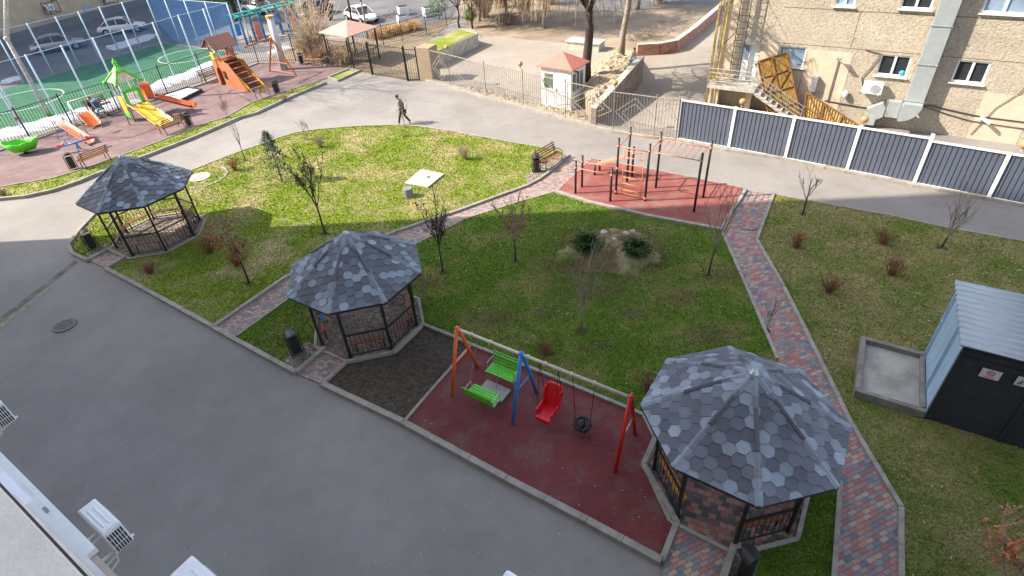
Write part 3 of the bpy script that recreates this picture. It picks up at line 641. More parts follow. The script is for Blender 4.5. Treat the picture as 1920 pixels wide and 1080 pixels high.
# mound
m = MB(); mc = Vector((3.75, 17.15, 0)); K = 26; vs = []; 
for i in range(K+1):
    for j in range(K+1):
        x = -2.1+4.2*i/K; y = -1.55+3.1*j/K; th_ = math.atan2(y, x); d = math.hypot(x/2.05, y/1.5)*(1+.10*math.sin(3*th_+1)+.07*math.sin(7*th_)); vs.append((mc.x+x*.95+y*.2, mc.y+y-x*.1, .02+.66*max(0, 1-d*d)**1.4+(rn.uniform(-.03, .04) if d < 1 else -.05)))
m.add(vs, [(i*(K+1)+j, (i+1)*(K+1)+j, (i+1)*(K+1)+j+1, i*(K+1)+j+1) for i in range(K) for j in range(K)])
sm_ = M_grass('straw_mix', (.06, .105, .01), (.10, .14, .02), (.29, .245, .135), .40, .60, 1.3); n_ = sm_.node_tree
mp_ = N(n_, 'ShaderNodeMapping'); mp_.inputs['Location'].default_value = (-mc.x/2.5, -mc.y/1.95, 0); mp_.inputs['Scale'].default_value = (1/2.5, 1/1.95, 0); gt = N(n_, 'ShaderNodeTexGradient', gradient_type='SPHERICAL')
n_.links.new(n_.nodes['tc'].outputs['Object'], mp_.inputs[0]); n_.links.new(mp_.outputs[0], gt.inputs[0])
a_ = [q for q in n_.nodes if q.type == 'TEX_NOISE'][0]; rp_ = a_.outputs[0].links[0].to_node; ad_ = N(n_, 'ShaderNodeMath', operation='MULTIPLY_ADD'); n_.links.new(gt.outputs['Fac'], ad_.inputs[0]); ad_.inputs[1].default_value = .75; n_.links.new(a_.outputs[0], ad_.inputs[2]); n_.links.new(ad_.outputs[0], rp_.inputs[0]); rp_.color_ramp.elements[0].position = .60; rp_.color_ramp.elements[1].position = .78
mo = m.build('mound', 'straw_mix', None, True); tag(mo, kind='structure')
def mz(x, y):
    dx = x-mc.x; dy = y-mc.y; return .04+.62*max(0, 1-((dx/1.95)**2+(dy/1.5)**2))**1.3
for px, r_, lb in (((1131, 462), .17, 'white rounded stone on the straw mound next to the left juniper'), ((1172, 462), .15, 'pale stone on the straw mound between the two junipers'), ((1185, 440), .14, 'pale stone at the crest of the straw mound'), ((1150, 478), .1, 'small pale stone low on the straw mound')):
    o = stone(px, r_, lb); o.location.z = mz(o.location.x, o.location.y)+.04
def juniper(px, w_, lb, seed):
    rn = random.Random(seed); p = at(*px); z0 = mz(p.x, p.y); m = MB()
    for i in range(420):
        a = rn.uniform(0, 6.28); el = rn.uniform(.05, 1.0); L_ = rn.uniform(.4, 1)*w_; d = Vector((math.cos(a)*math.cos(el), math.sin(a)*math.cos(el), math.sin(el)*.7))
        for j in range(9):
            q = d*L_*(.25+.75*j/8); sd_ = Vector((rn.uniform(-1, 1), rn.uniform(-1, 1), rn.uniform(-.3, .9)))*.07
            t = d.cross(sd_).normalized()*.03; m.add([q-t, q+t, q+d*.05+sd_], [(0, 1, 2)])
    o = m.build('juniper', 'conifer'); o.location = (p.x, p.y, z0); tag(o, lb, 'juniper')
juniper((1100, 482), .68, 'dark green spreading juniper on the left of the straw mound', 1); juniper((1192, 488), .62, 'dark green spreading juniper on the right of the straw mound', 2)
# ------------------------------------------------------------------ the apartment block the photograph is taken from (casts the big shade)
nB = Vector((.568, .823, 0)); tB = Vector((-.823, .568, 0))     # outward normal, along the facade to the upper left
def bl(t, o, z): return Vector((-t, o, z))                      # local frame: +x = -tB, +y = outward
ba = math.atan2(-tB.y, -tB.x)
rb = empty('apartment_block', (0, 0, 0), ba, 'tall pale apartment block whose ledges and window cladding fill the lower left corner', 'building')
BT0, BT1, BD, BH = -22, 38.5, 14, 41.6; WO = -.45
M('facade', (.50, .45, .40), .85, var=.1, scale=1.5, bmp=.3, bs=40); M('cladding', (.76, .78, .84), .4, var=.06, scale=2); M('ledge_plaster', (.80, .71, .64), .85, var=.12, scale=3, bmp=.3, bs=30)
m = MB(); fl = [z for z in np.arange(.9, 39, 3.0)]
# wall built of piers and bands round real window openings
xs = np.arange(-BT1+1.6, -BT0-2.0, 3.4); T = .3
m.box(((-BT0-BT1)/2, WO-BD/2-.16, BH/2), (BT1-BT0-.7, BD-.32, BH-.1))
for z0, z1 in zip([0]+[f+1.5 for f in fl], list(fl)+[BH]): m.box(((-BT0-BT1)/2, WO-T/2, (z0+z1)/2), (BT1-BT0, T, z1-z0))
for f in fl:
    ed = [-BT1]+[v for x in xs for v in (x, x+1.7)]+[-BT0]
    for a, b in zip(ed[::2], ed[1::2]): m.box(((a+b)/2, WO-T/2, f+.75), (b-a, T, 1.5))
m.build('wall', 'facade', rb)
wins = [(x, f) for f in fl for x in xs]; wins.sort(key=lambda q: (q[0]+3)**2+(q[1]-11)**2)
for x, f in wins[:100]:
    o = MB().box((x+.85, WO-.24, f+.75), (1.7, .02, 1.5)).build('window', 'glass_dark', rb)
    q = MB(); 
    for c, s_ in (((x+.03, WO-.2, f+.75), (.06, .06, 1.5)), ((x+1.67, WO-.2, f+.75), (.06, .06, 1.5)), ((x+.85, WO-.2, f+.75), (.06, .06, 1.5)), ((x+.85, WO-.2, f+.03), (1.7, .062, .06)), ((x+.85, WO-.2, f+1.47), (1.7, .062, .06))): q.box(c, s_)
    q.build('frame', 'white_metal', o); MB().box((x+.85, WO-.05, f-.02), (1.8, .22, .03)).build('sill', 'white_metal', o)
m = MB()
for x, f in wins[100:]: m.box((x+.85, WO-.24, f+.75), (1.7, .02, 1.5))
tag(m.build('window', 'glass_dark', rb), kind='stuff')
def band(name, z, o1, h, mat, x0=-BT1+3, x1=-BT0, o0=WO): return MB().box(((x0+x1)/2, (o0+o1)/2, z-h/2), (x1-x0, o1-o0, h)).build(name, mat, rb)
band('cornice', 9.6, -.056, .35, 'ledge_plaster')
band('dark_joint_strip', 9.14, -.045, .05, 'black_metal')  # black strip standing in for the dark joint gap under the cornice
tag(band('window_cladding', 6.6, .01, 2.2, 'cladding', -BT1+3, -6.6), 'pale blue-white metal cladding')
tag(band('window_cladding', 6.8, -.06, 2.3, 'ledge_plaster', -6.59, -BT0), 'beige plastered band')
m = MB(); 
for z, o in ((6.62, -.13), (6.62, -.28)): m.box((-20, o, z), (26, .012, .03))
m.build('cladding_seam', 'galv', rb)
for x_ in (-18.4, -16.6, -14.8, -13.0, -11.4, -9.8, -8.3): MB().box((x_, -.115, 6.612), (.03, .24, .02)).build('cladding_joint', 'galv', rb)
tag(band('window_cladding', 6.95, -.14, .3, 'window_trim' if 'window_trim' in MATS else 'white_metal', -BT1+3, -5.2), 'white window trim')
MB().box((-7.6, .03, 5.9), (.9, .05, .12)).build('vent_cap', 'galv', rb); MB().box((-14.6, .06, 5.2), (1.4, .06, .10)).build('hinge_strip', 'black_metal', rb)
band('sill_band', 4.1, .15, .10, 'white_metal', -BT1+3, -7.9)
band('sill_band', 4.0, .10, .08, 'beige', -7.88, -BT0)
m = MB().box(((-BT0-BT1)/2, WO-BD/2, BH+.1), (BT1-BT0, BD, .25)).build('roof', 'concrete', rb)
def make_ac():
    r = empty('air_conditioner', (0, 0, 0), 0, 'x', 'air conditioner')
    W_, D_, H_ = .86, .30, .56
    m = MB(); m.box((0, D_/2, H_/2), (W_, D_, H_)); b = m.build('casing', 'white_plastic', r, bev=.025)
    m = MB(); m.box((0, D_/2, H_+.006), (W_-.06, D_-.06, .012))
    for i in (-1, 1): m.box((.02, D_/2+i*.045, H_+.016), (W_*.62, .03, .012))
    m.build('top_cover', 'white_plastic', r, bev=.005)
    m = MB(); 
    for i in range(3):
        for j in range(6): m.box((W_/2+.003, .045+j*.042, .10+i*.155), (.01, .024, .13))
    m.build('side_grille', 'black_metal', r)
    m = MB(); m.lathe([(.21, 0), (.21, .02)], n=24); m.v = [(x-.12, D_+z, y+.28) for x, y, z in m.v]; m.build('fan_guard', M('fan_grey', (.30, .31, .32), .5), r)
    m = MB(); 
    for s in (-1, 1): m.beam((s*.3, -.6, -.02), (s*.3, D_+.04, -.02), .035, .035); m.beam((s*.3, -.6, -.32), (s*.3, D_-.03, -.03), .02, .02)
    m.build('bracket', 'white_metal', r)
    m = MB(); m.tube([(W_/2-.05, .02, .12), (W_/2+.12, -.05, .0), (W_/2+.15, -.3, -.1), (W_/2+.05, -.6, -.05)], .018, 6); m.tube([(W_/2-.05, .02, .08), (W_/2+.08, -.05, -.06), (W_/2+.10, -.3, -.16), (W_/2, -.6, -.1)], .012, 6)
    m.build('pipe', 'beige', r, True); return r
pac = make_ac()
def onB(x, o, z): return Vector((x*-tB.x+o*nB.x, x*-tB.y+o*nB.y, z))
def facray(px, o):      # point on the plane parallel to the facade at offset o
    d = Vector(ray(*px)); t = o/d.dot(nB); P = Vector((0, 0, CH))+d*t; return -P.dot(tB), P.z
for i, (px, o, lb) in enumerate([((191, 1006), .31, 'white air conditioner with dark side slots hung on the block, lower left'), ((352, 1060), .45, 'white air conditioner cut by the bottom edge right of the slotted one'), ((940, 1079), .75, 'white air conditioner whose top corner just shows at the bottom edge'), ((-26, 772), .45, 'white air conditioner only half showing at the left edge')]):
    x, z = facray(px, o)
    if i == 1: z = 12-6.7; x = -5.12+.43; o = .41
    if i == 2:
        D = 4.0; dv = Vector(ray(950, 1064)); P = dv*(D/-dv.z); x = -P.dot(tB); o = P.dot(nB); z = 12-D
    o_ = place(pac, i > 0, onB(x-.43, o, z-.56) if i != 2 else onB(x+.43, o-.3, z-.56), ba, lb)
# ------------------------------------------------------------------ the rendered building on the right
O2 = Vector((12.2, 31.7, 0)); u2 = Vector((.823, -.568, 0)); n2 = Vector((.568, .823, 0)); a2 = math.atan2(u2.y, u2.x)
r2 = empty('rendered_building', tuple(O2), a2, 'cream pebble-dashed building behind the corrugated fence', 'building')   # local: x along, -y towards us
m_, n_, b_ = nodes('pebbledash')
f1 = noise(n_, 8.5, 4, .85); f2 = noise(n_, .8, 5, .65); bk = ramp(n_, f2.outputs[0], [(.3, (.45, .39, .30)), (.55, (.55, .48, .38)), (.75, (.62, .55, .45))]).outputs[0]
bk = mix(n_, .85, bk, ramp(n_, f1.outputs[0], [(.38, (.62,)*3), (.5, (1,)*3), (.64, (1.15,)*3)]).outputs[0], 'MULTIPLY'); n_.links.new(bk, b_.inputs['Base Color']); b_.inputs['Roughness'].default_value = .95
bump(n_, b_, f1.outputs[0], 1, .12); MATS['pebbledash'] = m_
M('plaster_peach', (.56, .455, .34), .9, var=.12, scale=2.5, bmp=.3, bs=20)
WN = [(7.78, 9.05, 2.5, 3.48, 2), (10.84, 12.06, 2.53, 3.52, 2), (3.18, 4.49, 2.47, 3.48, 1), (7.9, 9.12, 5.53, 6.8, 2), (10.95, 12.5, 5.53, 6.8, 2), (5.2, 6.06, 5.5, 6.8, 2), (14.6, 15.9, 2.5, 3.5, 2), (14.6, 15.9, 5.53, 6.8, 2), (18, 19.3, 2.5, 3.5, 2), (18, 19.3, 5.53, 6.8, 2), (7.9, 9.12, 8.6, 9.8, 2), (10.95, 12.5, 8.6, 9.8, 2), (14.6, 15.9, 8.6, 9.8, 2)]
DR = (1.28, 2.25, 1.48, 3.45)
LN = 26; m = MB()
xsb = sorted({0, LN}|{v for w_ in WN for v in w_[:2]}|set(DR[:2])|{.001+2.63, 3.9, 6.4})
zsb = sorted({-.6, 11.5}|{v for w_ in WN for v in w_[2:4]}|set(DR[2:])|{5.33, 8.4})
def hole(x, z):
    for w_ in WN+[DR]:
        if w_[0] < x < w_[1] and w_[2] < z < w_[3]: return True
    return False
for i in range(len(xsb)-1):
    j = 0
    while j < len(zsb)-1:
        xc = (xsb[i]+xsb[i+1])/2
        if hole(xc, (zsb[j]+zsb[j+1])/2): j += 1; continue
        k = j
        while k < len(zsb)-1 and not hole(xc, (zsb[k]+zsb[k+1])/2): k += 1
        m.box((xc, .15, (zsb[j]+zsb[k])/2), (xsb[i+1]-xsb[i], .3, zsb[k]-zsb[j])); j = k
m.box((LN/2, 6.2, 5.5), (LN-.01, 11.7, 11.9)); m.build('wall', 'pebbledash', r2)
for x0, x1, z0, z1 in ((2.3, 3.15, 1.2, 3.55), (4.55, 6.6, .0, 3.4), (3.2, 4.5, -.3, 2.3), (.2, 1.2, 1.5, 11), (12.3, 14.2, 0, 2.2)): tag(MB().box(((x0+x1)/2, -.006, (z0+z1)/2), (x1-x0, .016, z1-z0)).build('plaster_patch', 'plaster_peach', r2), 'smooth peach plaster patch')
m = MB()
for z in (5.33, 8.4, 3.62): m.box((LN/2+1.5, -.002, z), (LN-3, .012, .03))
for x in (6.4, 9.7, 13.3): m.box((x, -.002, 4.5), (.025, .012, 1.6))
m.build('panel_joint', M('joint', (.20, .155, .10), .95), r2)
for k, (x0, x1, z0, z1, nn) in enumerate(WN):
    o = MB().box(((x0+x1)/2, .12, (z0+z1)/2), (x1-x0, .02, z1-z0)).build('window', 'glass_blue' if k in (4, 5, 2) else 'glass_dark', r2)
    q = MB(); t = .075
    for c, s_ in (((x0+t/2, .08, (z0+z1)/2), (t, .06, z1-z0)), ((x1-t/2, .08, (z0+z1)/2), (t, .06, z1-z0)), (((x0+x1)/2, .08, z0+t/2), (x1-x0-.001, .062, t)), (((x0+x1)/2, .08, z1-t/2), (x1-x0-.001, .062, t))): q.box(c, s_)
    if nn == 2: q.box(((x0+x1)/2, .08, (z0+z1)/2), (.10, .064, z1-z0-.002))
    q.build('frame', 'white_metal', o); MB().box(((x0+x1)/2, -.02, z0-.03), (x1-x0+.16, .22, .04)).build('sill', 'white_metal', o)
m = MB(); m.ball((8.85, .05, 2.68), .13, 10, (1, .5, 1)); o = m.build('toy_ball', M('ball_blue', (.05, .35, .65), .4), None, True); o.matrix_world = Matrix.Translation(O2)@Matrix.Rotation(a2, 4, 'Z'); tag(o, 'small bright blue ball lying behind the pane of the window above the wall air conditioner', 'ball')
d = MB().box(((DR[0]+DR[1])/2, .1, (DR[2]+DR[3])/2), (DR[1]-DR[0], .05, DR[3]-DR[2])).build('door', 'white_metal', r2)
MB().box((1.52, .07, 2.95), (.36, .02, .75)).build('pane', 'glass_blue', d); MB().box((1.77, .07, 2.45), (.02, .02, 1.9)).build('door_split', 'galv', d); MB().box((2.15, .05, 2.4), (.04, .06, .14)).build('handle', 'black_metal', d)
MB().box((1.77, -.1, 3.5), (1.25, .3, .05)).build('door_hood', 'galv', r2)
m = MB(); m.box((LN/2, 6, 11.6), (LN+.4, 12.4, .3)); m.build('roof', 'concrete', r2)
def loc2(root): root.matrix_world = Matrix.Translation(O2)@Matrix.Rotation(a2, 4, 'Z'); return root
def e2(name, lb, cat, grp=None): return empty(name, tuple(O2), a2, lb, cat, grp)
# duct
r = e2('ventilation_duct', 'square galvanised ventilation duct climbing the rendered facade, with a bend above the fence', 'duct')
m = MB(); GV = M('duct_metal', (.40, .44, .45), .42, .35, .08, 3)
zc = 1.45; m.box((9.72, -.33, 6.5), (.76, .42, 9.9))
m.build('riser', GV, r, bev=.01)
m = MB(); pts = []; cx_, cz_ = 9.32-.02, 1.55
for i in range(9):
    t = -math.pi/2*i/8; pts.append((cx_+.80*math.cos(t), cz_+.86*math.sin(t)))
inn = [(cx_+.05*math.cos(-math.pi/2*i/8), cz_+.10*math.sin(-math.pi/2*i/8)) for i in range(9)]
for i in range(8):
    q = [(pts[i][0], -.54, pts[i][1]), (pts[i+1][0], -.54, pts[i+1][1]), (inn[i+1][0], -.54, inn[i+1][1]), (inn[i][0], -.54, inn[i][1])]; m.slab(q, -.42)
m.box((8.97, -.33, 1.07), (.66, .42, .76)); m.build('bend', GV, r)
m = MB(); m.box((8.38, -.33, .86), (.74, .42, .66), m=Matrix.Rotation(R(-35), 3, 'Y')); m.box((8.12, -.33, .42), (.55, .44, .5)); m.build('outlet', GV, r)
m = MB()
for z in (1.6, 3.3, 5.0, 6.7, 8.4): MB().box((9.72, -.33, z), (.84, .48, .04)).build('flange', 'galv', r)
for x in (8.65, 9.25): MB().box((x, -.33, 1.07), (.03, .47, .82)).build('flange', 'galv', r)
# wall AC + small boxes + lamps + cables on that facade
o = copy_tree(pac); o.matrix_world = Matrix.Translation(O2)@Matrix.Rotation(a2, 4, 'Z')@Matrix.Translation(Vector((7.86, -.12, 1.66)))@Matrix.Rotation(math.pi, 4, 'Z'); tag(o, 'white air conditioner under the window left of the ventilation duct', None)
r = e2('meter_box', 'grey metal box fixed to the wall above the leaning yellow gates', 'meter box'); MB().box((5.22, -.13, 1.75), (.32, .26, .8)).build('box', 'galv', r, bev=.01); MB().box((5.22, -.27, 1.75), (.28, .02, .74)).build('door', 'galv', r)
r = e2('wall_lamp', 'lamp on a bent dark pole on the wall above the short leaning gate', 'lamp'); MB().tube([(6.05, -.06, .9), (6.05, -.06, 3.0), (6.05, -.3, 3.2)], .025, 6).build('pole', 'fence_dark', r); MB().box((6.08, -.42, 3.2), (.24, .34, .07)).build('lamp_head', 'galv', r)
r = e2('security_light', 'small white lamp box on the wall between the pole lamp and the air conditioner', 'lamp'); MB().lathe([(.1, 0), (.13, .08), (.13, .22), (.06, .32)], (6.75, -.16, 1.3), 10).build('shade', 'white_plastic', r); MB().box((6.75, -.05, 1.45), (.08, .1, .08)).build('bracket', 'galv', r)
r = e2('security_camera', 'white security camera on the wall at the right edge above the fence', 'camera'); m = MB(); m.beam((12.6, -.12, 1.05), (12.9, -.38, .95), .12, .1); m.build('housing', 'white_plastic', r); MB().box((12.55, -.06, 1.05), (.14, .12, .14)).build('bracket', 'white_plastic', r)
def cable(pts, rr, lb, mat='fence_dark'):
    P = []
    for a, b in zip(pts, pts[1:]):
        a = Vector(a); b = Vector(b)
        for i in range(8): t = i/8; P.append(a.lerp(b, t)+Vector((0, 0, -.22*t*(1-t)*(a-b).length*.12)))
    P.append(Vector(pts[-1])); o = MB().tube(P, rr, 5).build('cable', mat); loc2(o); tag(o, lb, 'cable')
cable([(5.9, -.04, .95), (8.6, -.04, .82), (10.4, -.04, 1.35), (12.5, -.04, 1.1), (20, -.04, 1.2)], .03, 'dark cable running along the wall behind the duct, the upper of the pair')
cable([(10.2, -.05, 1.25), (12.2, -.05, .85), (15, -.05, .8), (20, -.05, .9)], .02, 'dark cable sagging below the upper one, right of the duct')
cable([(13.9, -.05, 4.4), (13.5, -.05, 2.4), (12.9, -.05, 1.6), (12.4, -.05, .2)], .015, 'thin cable dropping down the wall near the right edge')
cable([(7.05, -.04, 3.62), (7.75, -.05, 3.5), (7.5, -.05, 2.8), (7.25, -.05, 2.3), (7.4, -.05, 1.9)], .02, 'dark cable curving from the joint down to the wall air conditioner')
# corner mast with ladder
YL = M('yellow_paint', (.50, .36, .12), .6, var=.3, scale=8)
r = e2('access_ladder', 'rusty yellow ladder and pipes rising up the building corner', 'ladder')
for x, o in ((.05, -.75), (.28, -.5), (.5, -.85), (-.1, -.35)): MB().tube([(x, o, .1), (x, o, 11)], .045, 8).build('pipe', YL, r, True)
for x in (.98, 1.48): MB().tube([(x, -.45, 1.6), (x, -.45, 11)], .025, 6).build('rail', 'bark_dark', r)
for i in range(30): MB().tube([(.98, -.45, 1.8+i*.31), (1.48, -.45, 1.8+i*.31)], .014, 5).build('rung', 'bark_dark', r)
for i in range(5):
    m = MB(); z = 3.5+i*2; m.tube([(.5, -.85, z), (.98, -.45, z+.6)], .02, 5); m.build('brace', 'bark_dark', r)
# stairs
r = e2('outside_stairs', 'concrete stairs with grey pipe railings leading up to the white door', 'stairs')
m = MB(); m.box((1.35, -.7, 1.38), (2.5, 1.35, .16)); m.build('landing', 'concrete', r)
m = MB(); ns = 8
for i in range(ns): x = 2.6+i*.30; z = 1.46-(i+1)*.17; m.box((x+.17, -.7, z-.04), (.34, 1.3, .08))
for o in (-.1, -1.3): m.beam((2.55, o, 1.32), (5.05, o, -.05), .06, .16)
m.build('flight', 'concrete', r)
MB().box((.35, -.35, .62), (.5, .5, 1.36)).build('support', 'plaster_peach', r); MB().box((2.2, -.3, .62), (.3, .4, 1.36)).build('support', 'plaster_peach', r)
for k in range(4):
    m = MB(); z = .25+k*.22
    m.tube([(.1, -1.36, 1.46+z), (2.5, -1.36, 1.46+z), (5.1, -1.36, .05+z)], .02, 6); m.build('rail', 'galv', r)
for x, z in ((.1, 1.46), (.9, 1.46), (1.7, 1.46), (2.5, 1.46), (3.4, .95), (4.3, .45), (5.1, 0)): MB().tube([(x, -1.36, z), (x, -1.36, z+.95)], .02, 6).build('baluster', 'galv', r)
rn = random.Random(8); m = MB()
for i in range(34):
    p0 = Vector((.1+rn.uniform(0, .9), -1.2+rn.uniform(-.2, .5), 1.5+rn.uniform(0, .3))); m.tube([p0, p0+Vector((rn.uniform(-.5, .5), rn.uniform(-.3, .3), rn.uniform(.1, .7)))], .014, 4)
o = m.build('scrap_metal', YL); loc2(o); tag(o, 'tangle of rusty yellow scrap rods piled on the stair landing', 'scrap metal', None, 'stuff')
def fac2(px, py, o):
    dv = Vector(ray(px, py)); C = Vector((0, 0, CH)); q = O2-n2*o; t = (q-C).dot(n2)/dv.dot(n2); P = C+dv*t; return ((P-q).dot(u2), -o, P.z)
def gate_panel(lb, quad, nx, nz, y):
    r = e2('leaning_gate', lb, 'gate', 'yellow gate panels leaning by the stairs')
    q = [Vector(p) for p in quad]; P = lambda s, t: (q[0].lerp(q[1], s)).lerp(q[3].lerp(q[2], s), t)
    m = MB(); K = 40; vs = []
    nrm = (q[1]-q[0]).cross(q[3]-q[0]).normalized()
    for i in range(K+1):
        for t in (0, 1): vs.append(P(i/K, t)+nrm*(.02*(1 if i % 2 else -1)))
    m.add(vs, [(2*i, 2*i+1, 2*i+3, 2*i+2) for i in range(K)]); m.build('sheet', M('ochre_sheet', (.31, .205, .06), .6, var=.3, scale=5), r)
    fw = lambda a, b, nm: MB().beam(P(*a)-nrm*.05*y, P(*b)-nrm*.05*y, .06, .05).build(nm, M('rust_frame', (.24, .11, .04), .7, var=.4, scale=8), r)
    for i in range(nx+1): fw((i/nx, 0), (i/nx, 1), 'frame_bar')
    for j in range(nz+1): fw((0, j/nz), (1, j/nz), 'frame_bar')
    for i in range(nx):
        for j in range(nz): a, b = ((i/nx, j/nz), ((i+1)/nx, (j+1)/nz)); 
        fw((i/nx, 0), ((i+1)/nx, 1/nz), 'diagonal'); fw(((i+1)/nx, 1/nz), (i/nx, 2/nz), 'diagonal')
gate_panel('tall ochre gate panel leaning over the outside stairs', [fac2(1421, 115, .35), fac2(1477, 97, .30), fac2(1502, 222, 1.0), fac2(1446, 236, 1.05)], 2, 4, 1)
gate_panel('short ochre gate panel leaning right of the tall one, half hidden by the fence', [fac2(1512, 172, .7), fac2(1612, 236, .7), fac2(1590, 285, 1.1), fac2(1506, 225, 1.1)], 3, 2, 1)
# ------------------------------------------------------------------ white framed corrugated fence
FP = [(8.93, 26.81), (11.05, 25.27), (13.13, 23.72), (15.18, 22.15), (17.2, 20.6), (19.2, 19.05), (21.2, 17.5), (23.2, 15.95)]
NAVY = M('navy_sheet', (.105, .123, .168), .42, .1, .08, 2)
rf = empty('corrugated_fence', (FP[0][0], FP[0][1], 0), 0, 'navy corrugated metal fence with white posts and rails along the driveway', 'fence')
o3 = Vector((FP[0][0], FP[0][1], 0))
for i in range(len(FP)):
    p = Vector((*FP[i], 0))-o3; d = (Vector((*FP[min(i+1, 7)], 0))-Vector((*FP[max(0, i-1)], 0))).normalized(); h = 2.12 if i < 5 else 2.0
    if i == 4: h = 2.25
    MB().box((p.x, p.y, h/2), (.13, .13, h), math.atan2(d.y, d.x)).build('post', 'white_metal', rf)
for i in range(len(FP)-1):
    a = Vector((*FP[i], 0))-o3; b = Vector((*FP[i+1], 0))-o3; d = (b-a).normalized(); nn = Vector((-d.y, d.x, 0)); h = 2.05 if i < 4 else 1.95; L = (b-a).length
    m = MB(); K = 13; vs = []; w_ = (L-.14)/K; x = .07; prof = []
    for k in range(K):
        prof += [(x, 0), (x+w_*.80, 0), (x+w_*.84, .05), (x+w_*.96, .05)]; x += w_
    prof.append((x, 0))
    for s_, o in prof:
        q = a+d*s_+nn*o
        vs += [(q.x, q.y, .12), (q.x, q.y, h)]
    m.add(vs, [(2*k, 2*k+2, 2*k+3, 2*k+1) for k in range(len(prof)-1)]); m.build('corrugated_panel', NAVY, rf)
    for z in (.1, h+.02): MB().beam(a+d*.066-nn*.02+Vector((0, 0, z)), b-d*.066-nn*.02+Vector((0, 0, z)), .06, .07).build('rail', 'white_metal', rf)
# globe lamps
def make_globe():
    r = empty('globe_lamp', (0, 0, 0), 0, 'x', 'lamp', 'globe lamps on the fences')
    MB().lathe([(.05, 0), (.03, .05), (.025, .13)], n=10).build('stem', 'fence_grey', r); m = MB(); m.ball((0, 0, .26), .15, 14); m.build('globe', M('amber_globe', (.42, .24, .09), .25, var=.1), r, True); return r
pg = make_globe(); used = False
for px, h, lb in (((979, 201), 2.3, 'amber globe lamp on the iron fence left of the guard booth'), ((846, 163), 2.3, 'amber globe lamp on the iron fence near the stone pillar'), ((1149, 245), 2.3, 'amber globe lamp on the iron fence right of the guard booth'), ((1376, 279), 2.1, 'amber globe lamp on the corrugated fence below the outside stairs'), ((1590, 322), 2.15, 'amber globe lamp on the corrugated fence left of the duct outlet'), ((1870, 373), 2.05, 'amber globe lamp on the corrugated fence at the right edge')):
    p = at(*px); place(pg, used, (p.x, p.y, h), 0, lb); used = True
# ------------------------------------------------------------------ iron fences
def iron_fence(pts, h, lb, mat, name='iron_fence', step=.16, deco=False, post_t=.06, base=.15):
    P = [Vector((*Gs(at(*q)), 0)) if len(q) == 2 and not isinstance(q, Vector) else q for q in pts]; r = empty(name, tuple(P[0]), 0, lb, 'fence'); o = P[0]
    P = [p-o for p in P]
    for p in P: MB().box((p.x, p.y, (h+.12)/2), (post_t, post_t, h+.12)).build('post', mat, r)
    for a, b in zip(P, P[1:]):
        m = MB(); L = (b-a).length; n = max(1, int(L/step)); Z = lambda z: Vector((0, 0, z))
        m.beam(a+Z(h-.03), b+Z(h-.03), .035, .035); m.beam(a+Z(base), b+Z(base), .03, .03)
        for i in range(1, n): q = a.lerp(b, i/n); m.beam(q+Z(base), q+Z(h-.03), .02, .02)
        if deco:
            for s_, k_ in ((.5, .46), (.5, .30)): 
                c = a.lerp(b, s_); e = (b-a)*k_; 
                for p0, p1 in (((-1, .5), (0, 1)), ((0, 1), (1, .5)), ((1, .5), (0, 0)), ((0, 0), (-1, .5))): m.beam(c+e*p0[0]+Z(1.1+(p0[1]-.5)*k_*3.6), c+e*p1[0]+Z(1.1+(p1[1]-.5)*k_*3.6), .022, .024)
        m.build('bar_panel', mat, r)
    return r
iron_fence([(-60, 296), (0, 283), (60, 265), (138, 238), (225, 210), (316, 179), (386, 154), (440, 130), (485, 118), (555, 116)], 2.0, 'long black iron fence between the playground and the sports pitch', 'fence_dark')
iron_fence([(555, 116), (590, 120), (625, 125), (660, 131), (699, 140)], 2.0, 'black iron fence from the bushes to the entrance gate', 'fence_dark')
iron_fence([(699, 140), (765, 151)], 2.2, 'double entrance gate of black iron bars with thick posts', 'black_metal', 'iron_gate', .15, False, .13, .1)
iron_fence([(766, 152), (787, 151)], 2.15, 'narrow black wicket gate beside the stone pillar', 'black_metal', 'iron_gate', .15, False, .1, .1)
iron_fence([(813, 154), (846, 163), (912, 183), (982, 201), (1060, 223), (1149, 246), (1225, 258), (1266, 263)], 2.15, 'grey iron fence with diamond pattern between the stone pillar and the corrugated fence', 'fence_grey', 'iron_fence', .15, True, .05, .2)
iron_fence([(655, 100), (720, 85), (755, 78), (800, 62), (838, 50), (880, 38)], 1.6, 'thin dark iron fence around the dry garden bed beyond the gate', 'fence_dark')
# stone pillar
p0 = at(788, 152); p1 = at(812, 154); m = MB(); d = (p1-p0).normalized(); nn = Vector((-d.y, d.x, 0)); q = [p0, p1, p1+nn*1.1, p0+nn*1.1]
m.prism([(v.x, v.y) for v in q], 0, 2.25); o = m.build('gate_pillar', M('pillar_stone', (.30, .235, .16), .9, var=.12, scale=9, bmp=.5), None, False, .01); tag(o, 'broad plain beige stone pillar beside the entrance gate', 'pillar')
# concrete ramp wall with grass on top
pa, pb_, pc, pd = at(792, 96, 1.0), at(896, 62, 1.0), at(866, 54, 1.0), at(780, 88, 1.0)
pe = at(806, 104, 1.0)
m = MB(); rr_ = empty('raised_planter', (0, 0, 0), 0, 'long raised concrete planter with yellowing grass behind the stone pillar', 'planter')
m.prism([(v.x, v.y) for v in (pe, pb_, pc, pd)], 0, 1.0); m.build('wall', 'concrete', rr_)
cen = (pe+pb_+pc+pd)/4; m = MB(); m.prism([(v.x+(cen.x-v.x)*.09, v.y+(cen.y-v.y)*.05) for v in (pe, pb_, pc, pd)], 1.0, 1.04); m.build('grass_top', 'grass_sun', rr_)
